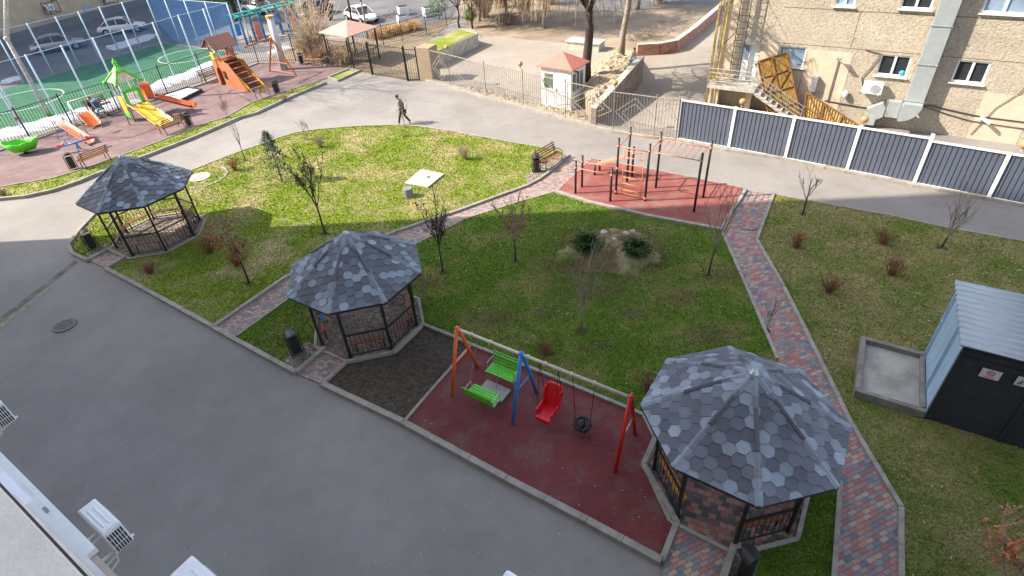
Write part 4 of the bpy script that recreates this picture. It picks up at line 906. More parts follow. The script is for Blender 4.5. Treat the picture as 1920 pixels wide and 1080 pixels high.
# ------------------------------------------------------------------ guard booth
bd = (Vector((4.17, 31.96, 0))-Vector((2.59, 33.18, 0))).normalized(); r = empty('guard_booth', (2.59, 33.18, 0), math.atan2(bd.y, bd.x), 'white guard booth with pinkish red hip roof behind the iron fence', 'booth')
BW, BDp, BHt = 2.0, 1.66, 2.32; m = MB()
def wallx(m, x0, x1, y, z0, z1, t=.06): m.box(((x0+x1)/2, y, (z0+z1)/2), (x1-x0, t, z1-z0))
m.box((BW/2, BDp/2, .06), (BW+.1, BDp+.1, .12))
wx = (.22, .82, 1.1, 1.95)
wallx(m, 0, BW, .03, .1, 1.1); wallx(m, 0, BW, .03, 1.95, BHt); wallx(m, 0, .22, .03, 1.1, 1.95); wallx(m, .82, BW, .03, 1.1, 1.95); wallx(m, 0, BW, BDp-.03, .1, BHt)
for x, (z0, z1, y0, y1) in [(BW-.03, q) for q in ((.1, 1.0, .06, BDp-.06), (2.0, BHt, .06, BDp-.06), (1.0, 2.0, .06, .2), (1.0, 2.0, BDp-.25, BDp-.06))]+[(.03, (.1, BHt, .06, BDp-.06))]: m.box((x, (y0+y1)/2, (z0+z1)/2), (.06, y1-y0, z1-z0))
m.build('wall', M('booth_white', (.72, .71, .70), .5, var=.05), r)
o = MB().box((.52, .03, 1.52), (.6, .02, .85)).build('window', M('glass_green', (.12, .16, .12), .1, var=.2), r)
o = MB().box((BW-.03, .80, 1.5), (.02, 1.2, 1.0)).build('window', 'glass_green', r); m = MB()
for y in (.6, 1.0): m.box((BW, y, 1.5), (.03, .04, 1.0))
m.build('mullion', 'white_metal', o)
m = MB(); m.box((1.40, -.012, 1.15), (.8, .03, 2.0)); dd = m.build('door', 'booth_white', r); m = MB(); m.box((1.40, -.03, 1.0), (.8, .01, .03)); m.build('seam', 'galv', dd); MB().box((1.06, -.05, 1.1), (.03, .05, .12)).build('handle', 'black_metal', dd)
m = MB(); e_ = .2; z0 = BHt; ap = (BW/2, BDp/2, 3.02)
E_ = [(-e_, -e_), (BW+e_, -e_), (BW+e_, BDp+e_), (-e_, BDp+e_)]
m.add([(*q, z0) for q in E_]+[(*q, z0+.06) for q in E_]+[ap], [(3, 2, 1, 0), (0, 1, 5, 4), (1, 2, 6, 5), (2, 3, 7, 6), (3, 0, 4, 7), (4, 5, 8), (5, 6, 8), (6, 7, 8), (7, 4, 8)])
m.build('roof', M('roof_pink', (.48, .17, .13), .6, var=.15, scale=4), r)
MB().box((BW+.15, .4, 2.15), (.25, .1, .06)).build('lamp', 'black_metal', r)
# pavilion with pink hip roof
r = empty('garden_pavilion', (-10.98, 45.4, 0), .0, 'open garden pavilion with flat pinkish brown hip roof beyond the entrance gate', 'pavilion')
q4 = [at(597, 62, 2.3), at(651, 71, 2.3), at(710, 51, 2.3)]; q4.append(q4[0]+q4[2]-q4[1]); c4 = sum(q4, Vector())/4; r.location = (c4.x, c4.y, 0); L4 = [(v.x-c4.x, v.y-c4.y) for v in q4]
m = MB(); m.add([(*v, 2.3) for v in L4]+[(*v, 2.36) for v in L4]+[(0, 0, 3.05)], [(0, 1, 2, 3), (0, 4, 5, 1), (1, 5, 6, 2), (2, 6, 7, 3), (3, 7, 4, 0), (4, 8, 5), (5, 8, 6), (6, 8, 7), (7, 8, 4)]); m.build('roof', M('pav_roof', (.44, .27, .21), .7, var=.12, scale=12), r)
for v in L4: MB().box((v[0]*.85, v[1]*.85, 1.17), (.1, .1, 2.34)).build('post', 'fence_dark', r)
for i in range(4):
    a, b = L4[i], L4[(i+1) % 4]; m = MB(); a = Vector((a[0]*.85, a[1]*.85, 0)); b = Vector((b[0]*.85, b[1]*.85, 0))
    if i == 0: continue
    m.beam(a+Vector((0, 0, .9)), b+Vector((0, 0, .9)), .05, .05)
    for j in range(1, 10): c = a.lerp(b, j/10); m.beam(c+Vector((0, 0, .1)), c+Vector((0, 0, .9)), .02, .02)
    m.build('railing', 'fence_dark', r)
# ------------------------------------------------------------------ retaining wall, terrace, brick walls beyond the fence
M_paver('brick_red', 0, [(.40, .15, .11), (.46, .19, .14), (.34, .13, .10), (.50, .24, .18)], .3, .09, .6, (.30, .27, .23), True)
def wallrun(name, px, h, t, mat, cap, lb, cat, z=0, hs=None):
    P = [at(*q) for q in px]; r = empty(name, tuple(P[0]), 0, lb, cat); o = P[0]; P = [p-o for p in P]; m = MB(); c = MB()
    for i, (a, b) in enumerate(zip(P, P[1:])):
        d = (b-a).normalized(); nn = Vector((-d.y, d.x, 0))*t/2; h0 = hs[i] if hs else h; h1 = hs[i+1] if hs else h
        for mm, z0, z1a, z1b, g_ in ((m, -.1, h0, h1, 1), (c, None, h0+.07, h1+.07, 1.25)):
            a0 = -.1 if z0 is not None else h0; b0 = -.1 if z0 is not None else h1
            vs = [a+nn*g_+Vector((0, 0, a0)), a-nn*g_+Vector((0, 0, a0)), b-nn*g_+Vector((0, 0, b0)), b+nn*g_+Vector((0, 0, b0)), a+nn*g_+Vector((0, 0, z1a)), a-nn*g_+Vector((0, 0, z1a)), b-nn*g_+Vector((0, 0, z1b)), b+nn*g_+Vector((0, 0, z1b))]
            mm.add(vs, [(3, 2, 1, 0), (4, 5, 6, 7), (0, 1, 5, 4), (1, 2, 6, 5), (2, 3, 7, 6), (3, 0, 4, 7)])
    m.build('wall', mat, r); c.build('coping', cap, r); return r
wallrun('brick_wall', [(1194, 104), (1235, 102), (1265, 96), (1300, 70), (1336, 38), (1372, 5), (1400, -20)], .75, .3, 'brick_red', 'concrete', 'low red brick wall with pale coping curving up behind the yard', 'wall')
wallrun('retaining_wall', [(1112, 238), (1150, 205), (1190, 168), (1200, 152)], 1.5, .3, M('old_render', (.23, .18, .15), .9, var=.35, scale=3, bmp=.6, bs=14), 'concrete', 'weathered grey brown retaining wall right of the guard booth', 'wall', hs=[1.05, 1.35, 1.7, 1.5])
wallrun('terrace_wall', [(1098, 165), (1120, 142), (1140, 128)], .8, .3, 'concrete', 'concrete', 'short concrete wall behind the guard booth between the two large trees', 'wall')
tp = W([(1108, 236), (1146, 204), (1186, 166), (1198, 150), (1180, 118), (1140, 120), (1100, 160), (1095, 200)])
m = MB(); m.prism([(v.x, v.y) for v in tp], 0, .9); struct('terrace', m, 'rubble')
o = stuff('rubble', blob([(1108, 236), (1146, 206), (1186, 170), (1192, 140), (1150, 130), (1110, 165), (1096, 200)], .45, .10, 9, .22, .85), 'rubble', 'pale stony rubble filling the terrace between the booth and the retaining wall', 'rubble', False)
o = stuff('rubble', blob([(850, 168), (905, 180), (980, 196), (1058, 218), (1110, 232), (1108, 222), (1060, 205), (985, 188), (910, 168), (850, 158)], .1, .05, 10, .2, 0), 'rubble', 'strip of stones and dry leaves along the inner foot of the iron fence', 'rubble', False)
m = MB(); a = at(1062, 92); b = at(1122, 98); d = (b-a).normalized(); nn = Vector((-d.y, d.x, 0)); q = [a, b, b+nn*1.1, a+nn*1.1]; m.prism([(v.x, v.y) for v in q], 0, .55); m.prism([(v.x, v.y) for v in [q[0]-d*.1-nn*.1, q[1]+d*.1-nn*.1, q[2]+d*.1+nn*.1, q[3]-d*.1+nn*.1]], .55, .63); o = m.build('concrete_block', 'concrete'); tag(o, 'pale low concrete platform behind the guard booth roof', 'platform')
# left building behind the pitch
a = at(-40, 100); b = at(262, 12); d = (b-a).normalized(); b = a+d*52; a = a-d*12
LB = (b-a).length; r = empty('beige_building', tuple(a), math.atan2(d.y, d.x), 'beige plastered building with grey plinth behind the parked cars, upper left', 'building')
m = MB(); m.box((LB/2, 5, 8.9), (LB, 10, 16.6)); m.build('wall', M('wall_beige', (.40, .33, .24), .9, var=.12, scale=1.2, bmp=.2), r)
m = MB(); m.box((LB/2, 4.95, .4), (LB+.1, 10.1, .9)); m.build('plinth', M('plinth', (.16, .15, .15), .9, var=.2), r)
def lx(px, z=1.5):  # along-wall coordinate for a pixel, at any height
    dd_ = Vector(ray(*px)); nn = Vector((-d.y, d.x, 0)); C = Vector((0, 0, CH)); t = (a-C).dot(nn)/dd_.dot(nn); P = C+dd_*t; return (P-a).dot(d), P.z
x, z = lx((168, 24)); dd = MB().box((x, -.03, z-.2), (.95, .05, 1.9)).build('door', M('door_grey', (.25, .30, .38), .5), r); MB().box((x+.35, -.07, z-.2), (.04, .05, .12)).build('handle', 'galv', dd)
for px in ((88, 14), (198, -2)):
    x, z = lx(px); o = copy_tree(pac); o.location = a+d*x+Vector((d.y, -d.x, 0))*.18+Vector((0, 0, z-.3)); o.rotation_euler.z = math.atan2(d.y, d.x)+math.pi; tag(o, 'grey air conditioner in a dark cage on the beige building, '+('left' if px[0] < 150 else 'right')+' of the grey door')
    m = MB()
    for s in (-1, 1):
        for e in (0, -.75): m.beam((s*.62, e, -.25), (s*.62, e, .85), .05, .05)
        m.beam((s*.62, 0, .85), (s*.62, -.75, .85), .05, .05); m.beam((s*.62, 0, -.25), (s*.62, -.75, -.25), .05, .05)
    for z_ in (-.25, .85): m.beam((-.62, -.75, z_), (.62, -.75, z_), .05, .05)
    c = m.build('cage', 'bark_dark', o); c.matrix_local = Matrix.Rotation(math.pi, 4, 'Z')
# ------------------------------------------------------------------ vegetation
def grow(m, p, d, L, r, depth, rn, up_=.15, spread=.6, kids_=(2, 3), seg=3, leaf=None, n=5, minr=.004):
    pts = [Vector(p)]; rs = [r]; d = Vector(d).normalized()
    for i in range(seg):
        d = (d+Vector((rn.uniform(-1, 1), rn.uniform(-1, 1), rn.uniform(-.6, 1)))*.12+Vector((0, 0, up_*.3))).normalized()
        pts.append(pts[-1]+d*L/seg); rs.append(max(minr, r*(1-.45*(i+1)/seg)))
    m.tube(pts, rs, n, False)
    if leaf and depth <= 1: leaf(pts, rn)
    if depth <= 0: return
    for k in range(rn.randint(*kids_)):
        t = rn.randint(1, seg); a = rn.uniform(0, 6.28); s = Vector((math.cos(a), math.sin(a), 0))
        nd = (d*(1-spread*.5)+s*spread+Vector((0, 0, up_))).normalized()
        grow(m, pts[t], nd, L*rn.uniform(.55, .8), rs[t]*.65, depth-1, rn, up_, spread, kids_, seg, leaf, max(3, n-1), minr)
def sapling(base, h, lb, seed, mat='bark_dark', spread=.55, kids_=(2, 3), depth=3, lean=(0, 0), leafmat=None, leafn=3, thick=.032, fork=.38, leafs=.05, twig=None, zb=.05, minr=.008):
    rn = random.Random(seed); p = at(*base); r = empty('young_tree', (p.x, p.y, zb), 0, lb, 'young tree', 'bare young trees on the lawns')
    m = MB(); lv = MB(); tr = MB(); th = h*fork; top = Vector((lean[0]*th, lean[1]*th, th)); tr.tube([(0, 0, -.05), top*.5+Vector((rn.uniform(-.02, .02), 0, 0)), top], [thick*1.1, thick, thick*.9], 7)
    def leaf(pts, rn):
        for k in range(leafn):
            q = rn.choice(pts[1:])+Vector((rn.uniform(-.05, .05), rn.uniform(-.05, .05), rn.uniform(-.06, .03))); a = Vector((rn.uniform(-1, 1), rn.uniform(-1, 1), rn.uniform(-1, .3))).normalized()*leafs*rn.uniform(.6, 1.3); b = a.cross(Vector((rn.random(), rn.random(), 1))).normalized()*leafs*.35
            lv.add([q, q+a*.5+b, q+a, q+a*.5-b], [(0, 1, 2, 3)])
    nb = rn.randint(3, 4)
    for k in range(nb):
        a = k*6.28/nb+rn.uniform(-.5, .5); s = Vector((math.cos(a), math.sin(a), 0)); d = s*spread+Vector((lean[0], lean[1], 1))
        grow(m, top*rn.uniform(.8, 1), d, h*(1-fork)*.48, thick*.62, depth-1, rn, .35, spread*.9, kids_, 3, leaf if leafmat else None, 5, minr)
    grow(m, top, Vector((lean[0], lean[1], 1)), h*(1-fork)*.6, thick*.75, depth-1, rn, .35, spread*.9, kids_, 3, leaf if leafmat else None, 5, minr)
    tr.build('trunk', mat, r, True); m.build('crown', twig or mat, r)
    if leafmat: tag(lv.build('leaf', leafmat, r), kind='stuff')
    d_ = MB(); pts = [(.16*math.cos(t)*rn.uniform(.6, 1.3), .16*math.sin(t)*rn.uniform(.6, 1.3), .004) for t in [i*.45 for i in range(14)]]
    d_.add([(0, 0, .03)]+pts, [(0, i+1, (i+1) % 14+1) for i in range(14)]); d_.build('bare_soil_ring', 'soil', r); return r
def SP(b, t, lb, seed, **k): return sapling(b, hgt(b, t), lb, seed, **k)
SP((610, 440), (588, 292), 'dark leafy-tipped young tree between the farthest and the middle gazebo', 11, spread=.5, leafmat='leaf_dark', leafn=10, thick=.036, leafs=.08, kids_=(3, 4), minr=.009)
SP((461, 303), (437, 215), 'thin bare young tree by the upper lawn edge left of the thuja', 12, spread=.3, kids_=(1, 2), thick=.022, twig='twig_grey')
SP((762, 257), (747, 182), 'thin bare young tree in front of the walking person', 13, spread=.45, twig='twig_grey', mat='twig_grey', thick=.02)
SP((578, 263), (573, 222), 'tiny bare sapling at the upper lawn edge', 14, mat='twig_red', spread=.6, thick=.014, fork=.2)
SP((468, 533), (432, 405), 'spreading young tree with orange-red leaves right of the farthest gazebo', 15, spread=.95, leafmat='leaf_brown', leafn=9, kids_=(3, 4), leafs=.10, thick=.035, minr=.009, twig='twig_grey')
SP((831, 512), (814, 372), 'young tree with dark leaves right of the middle gazebo, crossing the path', 16, spread=.5, leafmat='leaf_dark', leafn=8, kids_=(3, 4), leafs=.075, minr=.009, fork=.42)
SP((967, 492), (945, 378), 'young tree with brown leaves left of the straw mound', 17, spread=.6, leafmat='leaf_brown', leafn=7, kids_=(3, 4), leafs=.07, minr=.009, twig='twig_grey')
SP((1327, 520), (1352, 355), 'bare grey young tree right of the straw mound in front of the red exercise surface', 18, spread=.4, kids_=(2, 3), twig='twig_grey', lean=(.06, 0))
SP((1090, 622), (1103, 475), 'pale bare young tree in front of the straw mound', 19, spread=.5, kids_=(3, 3), twig='twig_grey', mat='twig_grey', thick=.03)
SP((1504, 403), (1522, 312), 'bare young tree with forked crown at the road edge above the brick path', 20, spread=.6, kids_=(2, 3), twig='twig_grey')
SP((1764, 466), (1815, 355), 'bare multi-stemmed young tree by the road on the right lawn', 21, spread=.55, kids_=(3, 3), fork=.2, thick=.035, twig='twig_grey', lean=(.15, 0))
M('leaf_russet', (.42, .15, .06), .8, var=.4)
M('twig_pale2', (.36, .30, .24), .85, var=.3)
sapling((1985, 1060), 2.4, 'young tree with russet leaves reaching in at the right edge near the bottom', 23, spread=.85, leafmat='leaf_russet', leafn=6, kids_=(3, 4), leafs=.085, thick=.035, twig='twig_grey', fork=.25, lean=(-.35, 0), mat='bark_light')
SP((1860, 1125), (1838, 875), 'young tree with russet leaves cut by the bottom right corner', 22, spread=.8, leafmat='leaf_russet', leafn=10, kids_=(3, 4), leafs=.10, thick=.045, twig='twig_pale2', fork=.28, lean=(.12, .05), mat='bark_light', minr=.009)
SP((428, 222), (418, 180), 'pinkish bare sapling on the grass strip between the bin and the playhouse', 24, mat='twig_red', spread=.8, thick=.014, fork=.2, kids_=(3, 4))
SP((1436, 622), (1440, 555), 'bare wispy sapling beside the brick path below the mound', 26, spread=.5, thick=.014, fork=.25, twig='twig_grey', mat='twig_grey')
def bush(base, w_, h, lb, seed, mat='twig_red', n=60, zb=.05, leafmat=None, fan=.8, cat='shrub', rr=.006, grp='bare reddish shrubs on the lawns'):
    rn = random.Random(seed); p = at(*base); m = MB()
    for i in range(n):
        a = rn.uniform(0, 6.28); t = rn.random()**.7*fan; d = Vector((math.cos(a)*t*w_, math.sin(a)*t*w_, h*rn.uniform(.6, 1.05))); o = Vector((rn.gauss(0, .05), rn.gauss(0, .05), 0))*w_*2
        mid = o+d*.5+Vector((rn.uniform(-.05, .05), rn.uniform(-.05, .05), 0)); m.tube([o, mid, o+d], [rr, rr*.8, rr*.5], 3, False)
        for k in range(3):
            q = mid.lerp(o+d, rn.random()); m.tube([q, q+Vector((rn.uniform(-.2, .2)*w_, rn.uniform(-.2, .2)*w_, rn.uniform(.08, .3)*h))], [rr*.6, rr*.4], 3, False)
    o = m.build('shrub', mat); o.location = (p.x, p.y, zb); tag(o, lb, cat, grp); return o
for b, w_, h, s, mt, lb in [((1492, 466), .5, .6, 1, 'twig_red', 'reddish bare shrub nearest the bend of the brick path'), ((1655, 460), .5, .55, 2, 'twig_red', 'reddish bare shrub in the middle of the right lawn, closest to the road'),
      ((1670, 518), .5, .65, 3, 'twig_red', 'reddish bare shrub of the right lawn halfway to the basin'), ((1552, 550), .5, .6, 4, 'twig_red', 'reddish bare shrub of the right lawn lowest beside the brick path'),
      ((395, 475), .65, .65, 5, 'twig_red', 'rusty bare shrub in the shade right of the farthest gazebo'), ((447, 500), .5, .65, 6, 'leaf_brown', 'orange-brown shrub at the foot of the orange-red leaved tree'),
      ((283, 515), .45, .45, 7, 'twig_red', 'small reddish shrub below the farthest gazebo'), ((602, 278), .55, .7, 8, 'twig_tan', 'tan bare shrub at the upper edge of the sunlit lawn'),
      ((442, 321), .5, .7, 9, 'twig_red', 'reddish bare shrub by the arc of edging stones'), ((873, 300), .55, .75, 10, 'twig_tan', 'tan bare shrub in the sunlit lawn above the concrete slab'),
      ((1025, 665), .45, .35, 11, 'twig_red', 'low brown shrub in the shaded lawn above the swing set'), ((1215, 735), .5, .5, 12, 'twig_red', 'brown shrub at the edge left of the nearest gazebo roof'),
      ((535, 190), .4, .4, 13, 'twig_tan', 'dry clump on the grass strip near the playhouse bench'), ((8, 368), .4, .3, 14, 'twig_tan', 'dry clump on the grass strip at the left edge')]:
    bush(b, w_, h, lb, s, mt, 75)
# thuja with loose leaning crown
def conifer(b, t, lb, seed, w_=.42, mat='conifer_blue'):
    rn = random.Random(seed); p = at(*b); h = hgt(b, t); r = empty('thuja', (p.x, p.y, .05), 0, lb, 'conifer'); m = MB(); tk = MB(); tk.tube([(0, 0, 0), (0, 0, h*.6)], [.04, .015], 6); tk.build('trunk', 'bark_dark', r)
    for i in range(520):
        z = rn.random()**.8; wd = w_*(1-z)**.6*(.55+.45*math.sin(z*9+rn.random())**2)+.03; a = rn.uniform(0, 6.28); rad = rn.uniform(.3, 1)*wd
        q = Vector((rad*math.cos(a)-.08*z, rad*math.sin(a), .15+z*(h-.2)))
        for k in range(4):
            d = Vector((math.cos(a)*.4+rn.uniform(-.4, .4), math.sin(a)*.4+rn.uniform(-.4, .4), rn.uniform(.4, 1))).normalized()*rn.uniform(.08, .18); s = d.cross(Vector((rn.random(), rn.random(), .2))).normalized()*.018
            m.add([q-s, q+s, q+d], [(0, 1, 2)]); q = q+Vector((rn.uniform(-.03, .03), rn.uniform(-.03, .03), .02))
    m.build('crown', mat, r)
conifer((530, 343), (496, 250), 'loose dark green young conifer standing in the sunlit lawn', 31, .8)
# weeping bare trees beyond the fence
def weeper(base, h, lb, seed, tr=.26, limbs=5, twn=260, lean=(.0, .0), mat='bark_light', twig='twig_tan', z0=0, forkz=4.0, reach=3.2, drop=3.0, cat='tree', name='bare_tree', rr=.012):
    rn = random.Random(seed); p = at(*base); r = empty(name, (p.x, p.y, z0), 0, lb, cat); t = MB(); c = MB(); fk = Vector((lean[0]*forkz, lean[1]*forkz, forkz))
    t.tube([(0, 0, -.2), (rn.uniform(-.1, .1), 0, forkz*.3), fk*.7+Vector((.05, 0, 0)), fk], [tr*1.25, tr, tr*.92, tr*.85], 10)
    tips = []
    for k in range(limbs):
        a = k*6.28/limbs+rn.uniform(-.5, .5); s = Vector((math.cos(a), math.sin(a), 0)); P = [fk.copy()]; d = (s*.55+Vector((0, 0, 1))).normalized(); n = 7; L = (h-forkz)*1.05
        for i in range(n):
            d = (d+Vector((rn.uniform(-1, 1), rn.uniform(-1, 1), rn.uniform(-.3, .6)))*.22).normalized(); P.append(P[-1]+d*L/n)
        t.tube(P, [tr*.55*(1-.8*i/n) for i in range(n+1)], 6)
        for i in range(2, n+1):
            for q in range(3):
                a2_ = rn.uniform(0, 6.28); e = Vector((math.cos(a2_), math.sin(a2_), rn.uniform(0, .7))).normalized(); Q = [P[i]]
                for j in range(4): e = (e+Vector((rn.uniform(-.3, .3), rn.uniform(-.3, .3), -.05))).normalized(); Q.append(Q[-1]+e*reach/4*rn.uniform(.7, 1.1))
                t.tube(Q, [tr*.16*(1-.7*j/4)+rr for j in range(5)], 4, False); tips += Q[1:]
        tips += P[2:]
    for i in range(twn):
        q = rn.choice(tips).copy(); a = rn.uniform(0, 6.28); hx = Vector((math.cos(a), math.sin(a), 0))*rn.uniform(.2, 1.1); L = drop*rn.uniform(.2, 1); T = [q]; dn_ = rn.uniform(.5, .9)
        for j in range(6): T.append(T[-1]+(hx*(1-j/7)+Vector((rn.uniform(-.16, .16), rn.uniform(-.16, .16), .3-.3*j if j < 2 else -dn_)))*L/5)
        c.tube(T, [rr*(1-.6*j/6) for j in range(7)], 3, False)
    t.build('trunk', mat, r, True); c.build('crown', twig, r); return r
weeper((1099, 178), 10.5, 'large bare tree with dark forked trunk right behind the guard booth', 41, .27, 6, 1700, (.02, 0), 'bark_dark', forkz=4.3, z0=.6, rr=.022, drop=4.0)
weeper((1163, 133), 10, 'leaning bare tree with mottled trunk on the rubble terrace', 42, .2, 6, 1300, (.10, .1), 'bark_light', forkz=4.6, z0=.9, rr=.02, drop=3.8)
weeper((1022, 52), 8, 'bare weeping tree by the dark street above the yard', 43, .2, 6, 1500, forkz=2.2, drop=5.4, mat='bark_light', rr=.032)
weeper((950, 44), 7, 'bare weeping tree left of the dark street above the yard', 44, .16, 6, 1400, forkz=1.8, drop=4.9, mat='bark_light', rr=.032)
weeper((900, 40), 5.5, 'low wide bare tree above the far corner of the raised planter', 45, .14, 6, 1100, forkz=1.2, drop=2.2, mat='bark_light', reach=2.6, rr=.03)
weeper((1195, 18), 8, 'bare tree with pale hanging twigs at the top edge left of the brick wall', 46, .2, 6, 1500, forkz=2.6, drop=5.4, mat='bark_light', rr=.032)
weeper((690, 72), 8, 'slim bare tree with pale trunk beside the pavilion roof', 47, .09, 4, 90, forkz=3.0, drop=.9, mat='bark_light', twig='twig_grey', reach=1.4)
weeper((662, 52), 8, 'slim bare tree behind the pavilion apex', 48, .10, 4, 90, forkz=3.0, drop=.9, mat='bark_dark', twig='twig_grey', reach=1.4)
weeper((862, 52), 6, 'small dark-stemmed tree between the round green bush and the ball bush', 49, .09, 4, 120, forkz=1.6, drop=.8, mat='bark_dark', twig='twig_tan', reach=1.3)
weeper((886, 54), 5.5, 'small dark-stemmed tree at the ball bush', 50, .08, 4, 100, forkz=1.6, drop=.8, mat='bark_dark', twig='twig_tan', reach=1.2)
weeper((622, 38), 9, 'dark trunked tree beside the dark car', 51, .18, 4, 160, forkz=3.4, drop=1.2, mat='bark_dark', twig='twig_grey')
# tangled tall shrub
def thicket(base, w_, h, lb, seed, n, mat, rr=.02, arch=0):
    rn = random.Random(seed); p = at(*base); m = MB()
    for i in range(n):
        a = rn.uniform(0, 6.28); sp = rn.random(); P = [Vector((rn.gauss(0, .3), rn.gauss(0, .3), 0))*w_*.4]; d = Vector((math.cos(a)*sp*.6, math.sin(a)*sp*.6, 1)).normalized(); L = h*rn.uniform(.4, 1.1)
        for j in range(5): d = (d+Vector((rn.uniform(-.25, .25), rn.uniform(-.25, .25), -arch*j))).normalized(); P.append(P[-1]+d*L/5)
        m.tube(P, [rr*(1-.15*j) for j in range(6)], 3, False)
        for j in range(5):
            q = rn.choice(P[1:]); e = Vector((rn.uniform(-1, 1), rn.uniform(-1, 1), rn.uniform(-.2, 1))); m.tube([q, q+e*.35+Vector((0, 0, .1)), q+e*.7], [rr*.5, rr*.4, rr*.25], 3, False)
    o = m.build('tall_shrub', mat); o.location = (p.x, p.y, 0); tag(o, lb, 'shrub'); return o
thicket((592, 108), 1.6, 5.4, 'tall tangled tan shrub rising behind the iron fence beside the grey column', 61, 150, M('twig_pale', (.46, .36, .25), .85, var=.3), .032)
thicket((612, 114), 1.6, 1.7, 'low grey bramble tangle behind the high-backed bench', 62, 150, 'twig_pale', .022, .25)
thicket((645, 118), 1.6, 1.5, 'low grey bramble tangle left of the entrance gate', 63, 130, 'twig_pale', .022, .25)
thicket((575, 100), 1.6, 1.8, 'grey bramble tangle at the foot of the grey column', 64, 110, 'twig_pale', .022, .2)
thicket((545, 20), 2.0, 4, 'pale bare shrub beyond the coloured climbing frame', 65, 60, 'twig_tan', .02)
for px_, w_, h_, lb_ in (((905, 33), 2.2, 3.2, 'pale bare bushy tree growth at the top edge right of the ball bush'), ((940, 14), 2.4, 3.8, 'pale bare thicket at the top edge, second right of the ball bush'), ((985, 24), 2.4, 3.4, 'pale bare thicket at the top edge, third right of the ball bush'), ((1030, 8), 2.4, 4.2, 'pale bare thicket at the top edge left of the dark street patch'), ((1235, 6), 2.0, 3.6, 'pinkish tan bare thicket at the top edge near the brick wall')):
    thicket(px_, w_, h_, lb_, int(px_[0]), 90, 'twig_pale', .026, .06)
thicket((950, 45), 2.2, 1.5, 'fallen tangle of bare branches beside the raised planter corner', 66, 70, 'bark_light', .03, .3)
for b in ((730, 66), (752, 62), (712, 72), (775, 56)): thicket(b, 1.6, .6, 'dry orange-tan perennial clump in the bed beyond the pavilion, number %d from the left' % ({712: 1, 730: 2, 752: 3, 775: 4}[b[0]]) if False else {712: 'dry tan clump in the far bed, closest to the pavilion roof', 730: 'dry tan clump in the far bed, second from the pavilion roof', 752: 'dry tan clump in the far bed, third from the pavilion roof', 775: 'dry tan clump in the far bed, farthest right'}[b[0]], 70+b[0], 110, M('dry_leaf', (.55, .36, .18), .85, var=.3), .03, .3)
m = MB(); rn = random.Random(77); p = at(1212, 72)
for i in range(130):
    a = rn.uniform(0, 6.28); q = Vector((rn.gauss(0, .8), rn.gauss(0, .5), rn.uniform(.05, .5))); d = Vector((math.cos(a), math.sin(a), rn.uniform(-.1, .5)))*rn.uniform(.4, 1.1); m.tube([q, q+d*.5+Vector((0, 0, .08)), q+d], [.022, .018, .01], 4, False)
o = m.build('branch_pile', 'twig_grey'); o.location = (p.x, p.y, 0); tag(o, 'grey heap of cut branches lying above the brick wall', 'branch pile')
def ballbush(b, r_, z, lb, seed, mat='bushgreen'):
    rn = random.Random(seed); p = at(*b); m = MB()
    for i in range(900):
        v = Vector((rn.gauss(0, 1), rn.gauss(0, 1), rn.gauss(0, 1))).normalized()*r_*rn.uniform(.6, 1.05); s = Vector((rn.uniform(-1, 1), rn.uniform(-1, 1), rn.uniform(-1, 1))).normalized()*.09; t = v.cross(s).normalized()*.05
        m.add([v-t, v+t, v+s], [(0, 1, 2)])
    e = empty('round_bush', (p.x, p.y, 0), 0, lb, 'bush'); m.v = [(x, y, zz+z) for x, y, zz in m.v]; m.build('crown', mat, e); MB().tube([(0, 0, 0), (0, 0, z)], .04, 6).build('trunk', 'bark_dark', e)
ballbush((824, 36), .95, 1.25, 'bright green round bush at the street end', 81); ballbush((884, 52), .6, 1.1, 'small green ball bush between the two small dark-stemmed trees', 82)
# tall birch on the left: its crown is above the frame, its shade streaks the driveway
r = empty('birch_tree', tuple(at(92, 217)), 0, 'tall pale-barked tree standing at the iron fence on the left, crown above the frame', 'tree')
h0 = hgt((92, 217), (17, 70)); g0 = at(92, 217); tp_ = Vector((0, 0, h0)); e_ = at(11, -2, h0+1.9)-g0
m = MB(); m.tube([(0, 0, 0), (0, .03, h0*.5), tp_], [.15, .13, .12], 10); m.tube([tp_, e_, e_+Vector((.1, .2, 4)), e_+Vector((.3, .2, 9))], [.14, .12, .10, .05], 10); rn = random.Random(5)
m.ball(tp_, .17, 8); m.build('trunk', M('birch', (.38, .36, .33), .8, var=.45, scale=9), r, True)
m = MB()
for k in range(26):
    z = 2.5+k*.35; a = k*2.4; q = e_+Vector((.1, .2, z)); grow(m, q, (math.cos(a), math.sin(a), .8), 2.6, .05, 3, rn, .1, .6, (2, 3), 3, None, 4, .012)
m.build('crown', 'twig_grey', r)
for q, h, sd_, lb in (((-33.5, 37.0), 12, 301, 'bare street tree beyond the left edge whose crown shades the playground'), ((-36.5, 33.5), 13, 302, 'taller bare street tree beyond the left edge')):
    pass
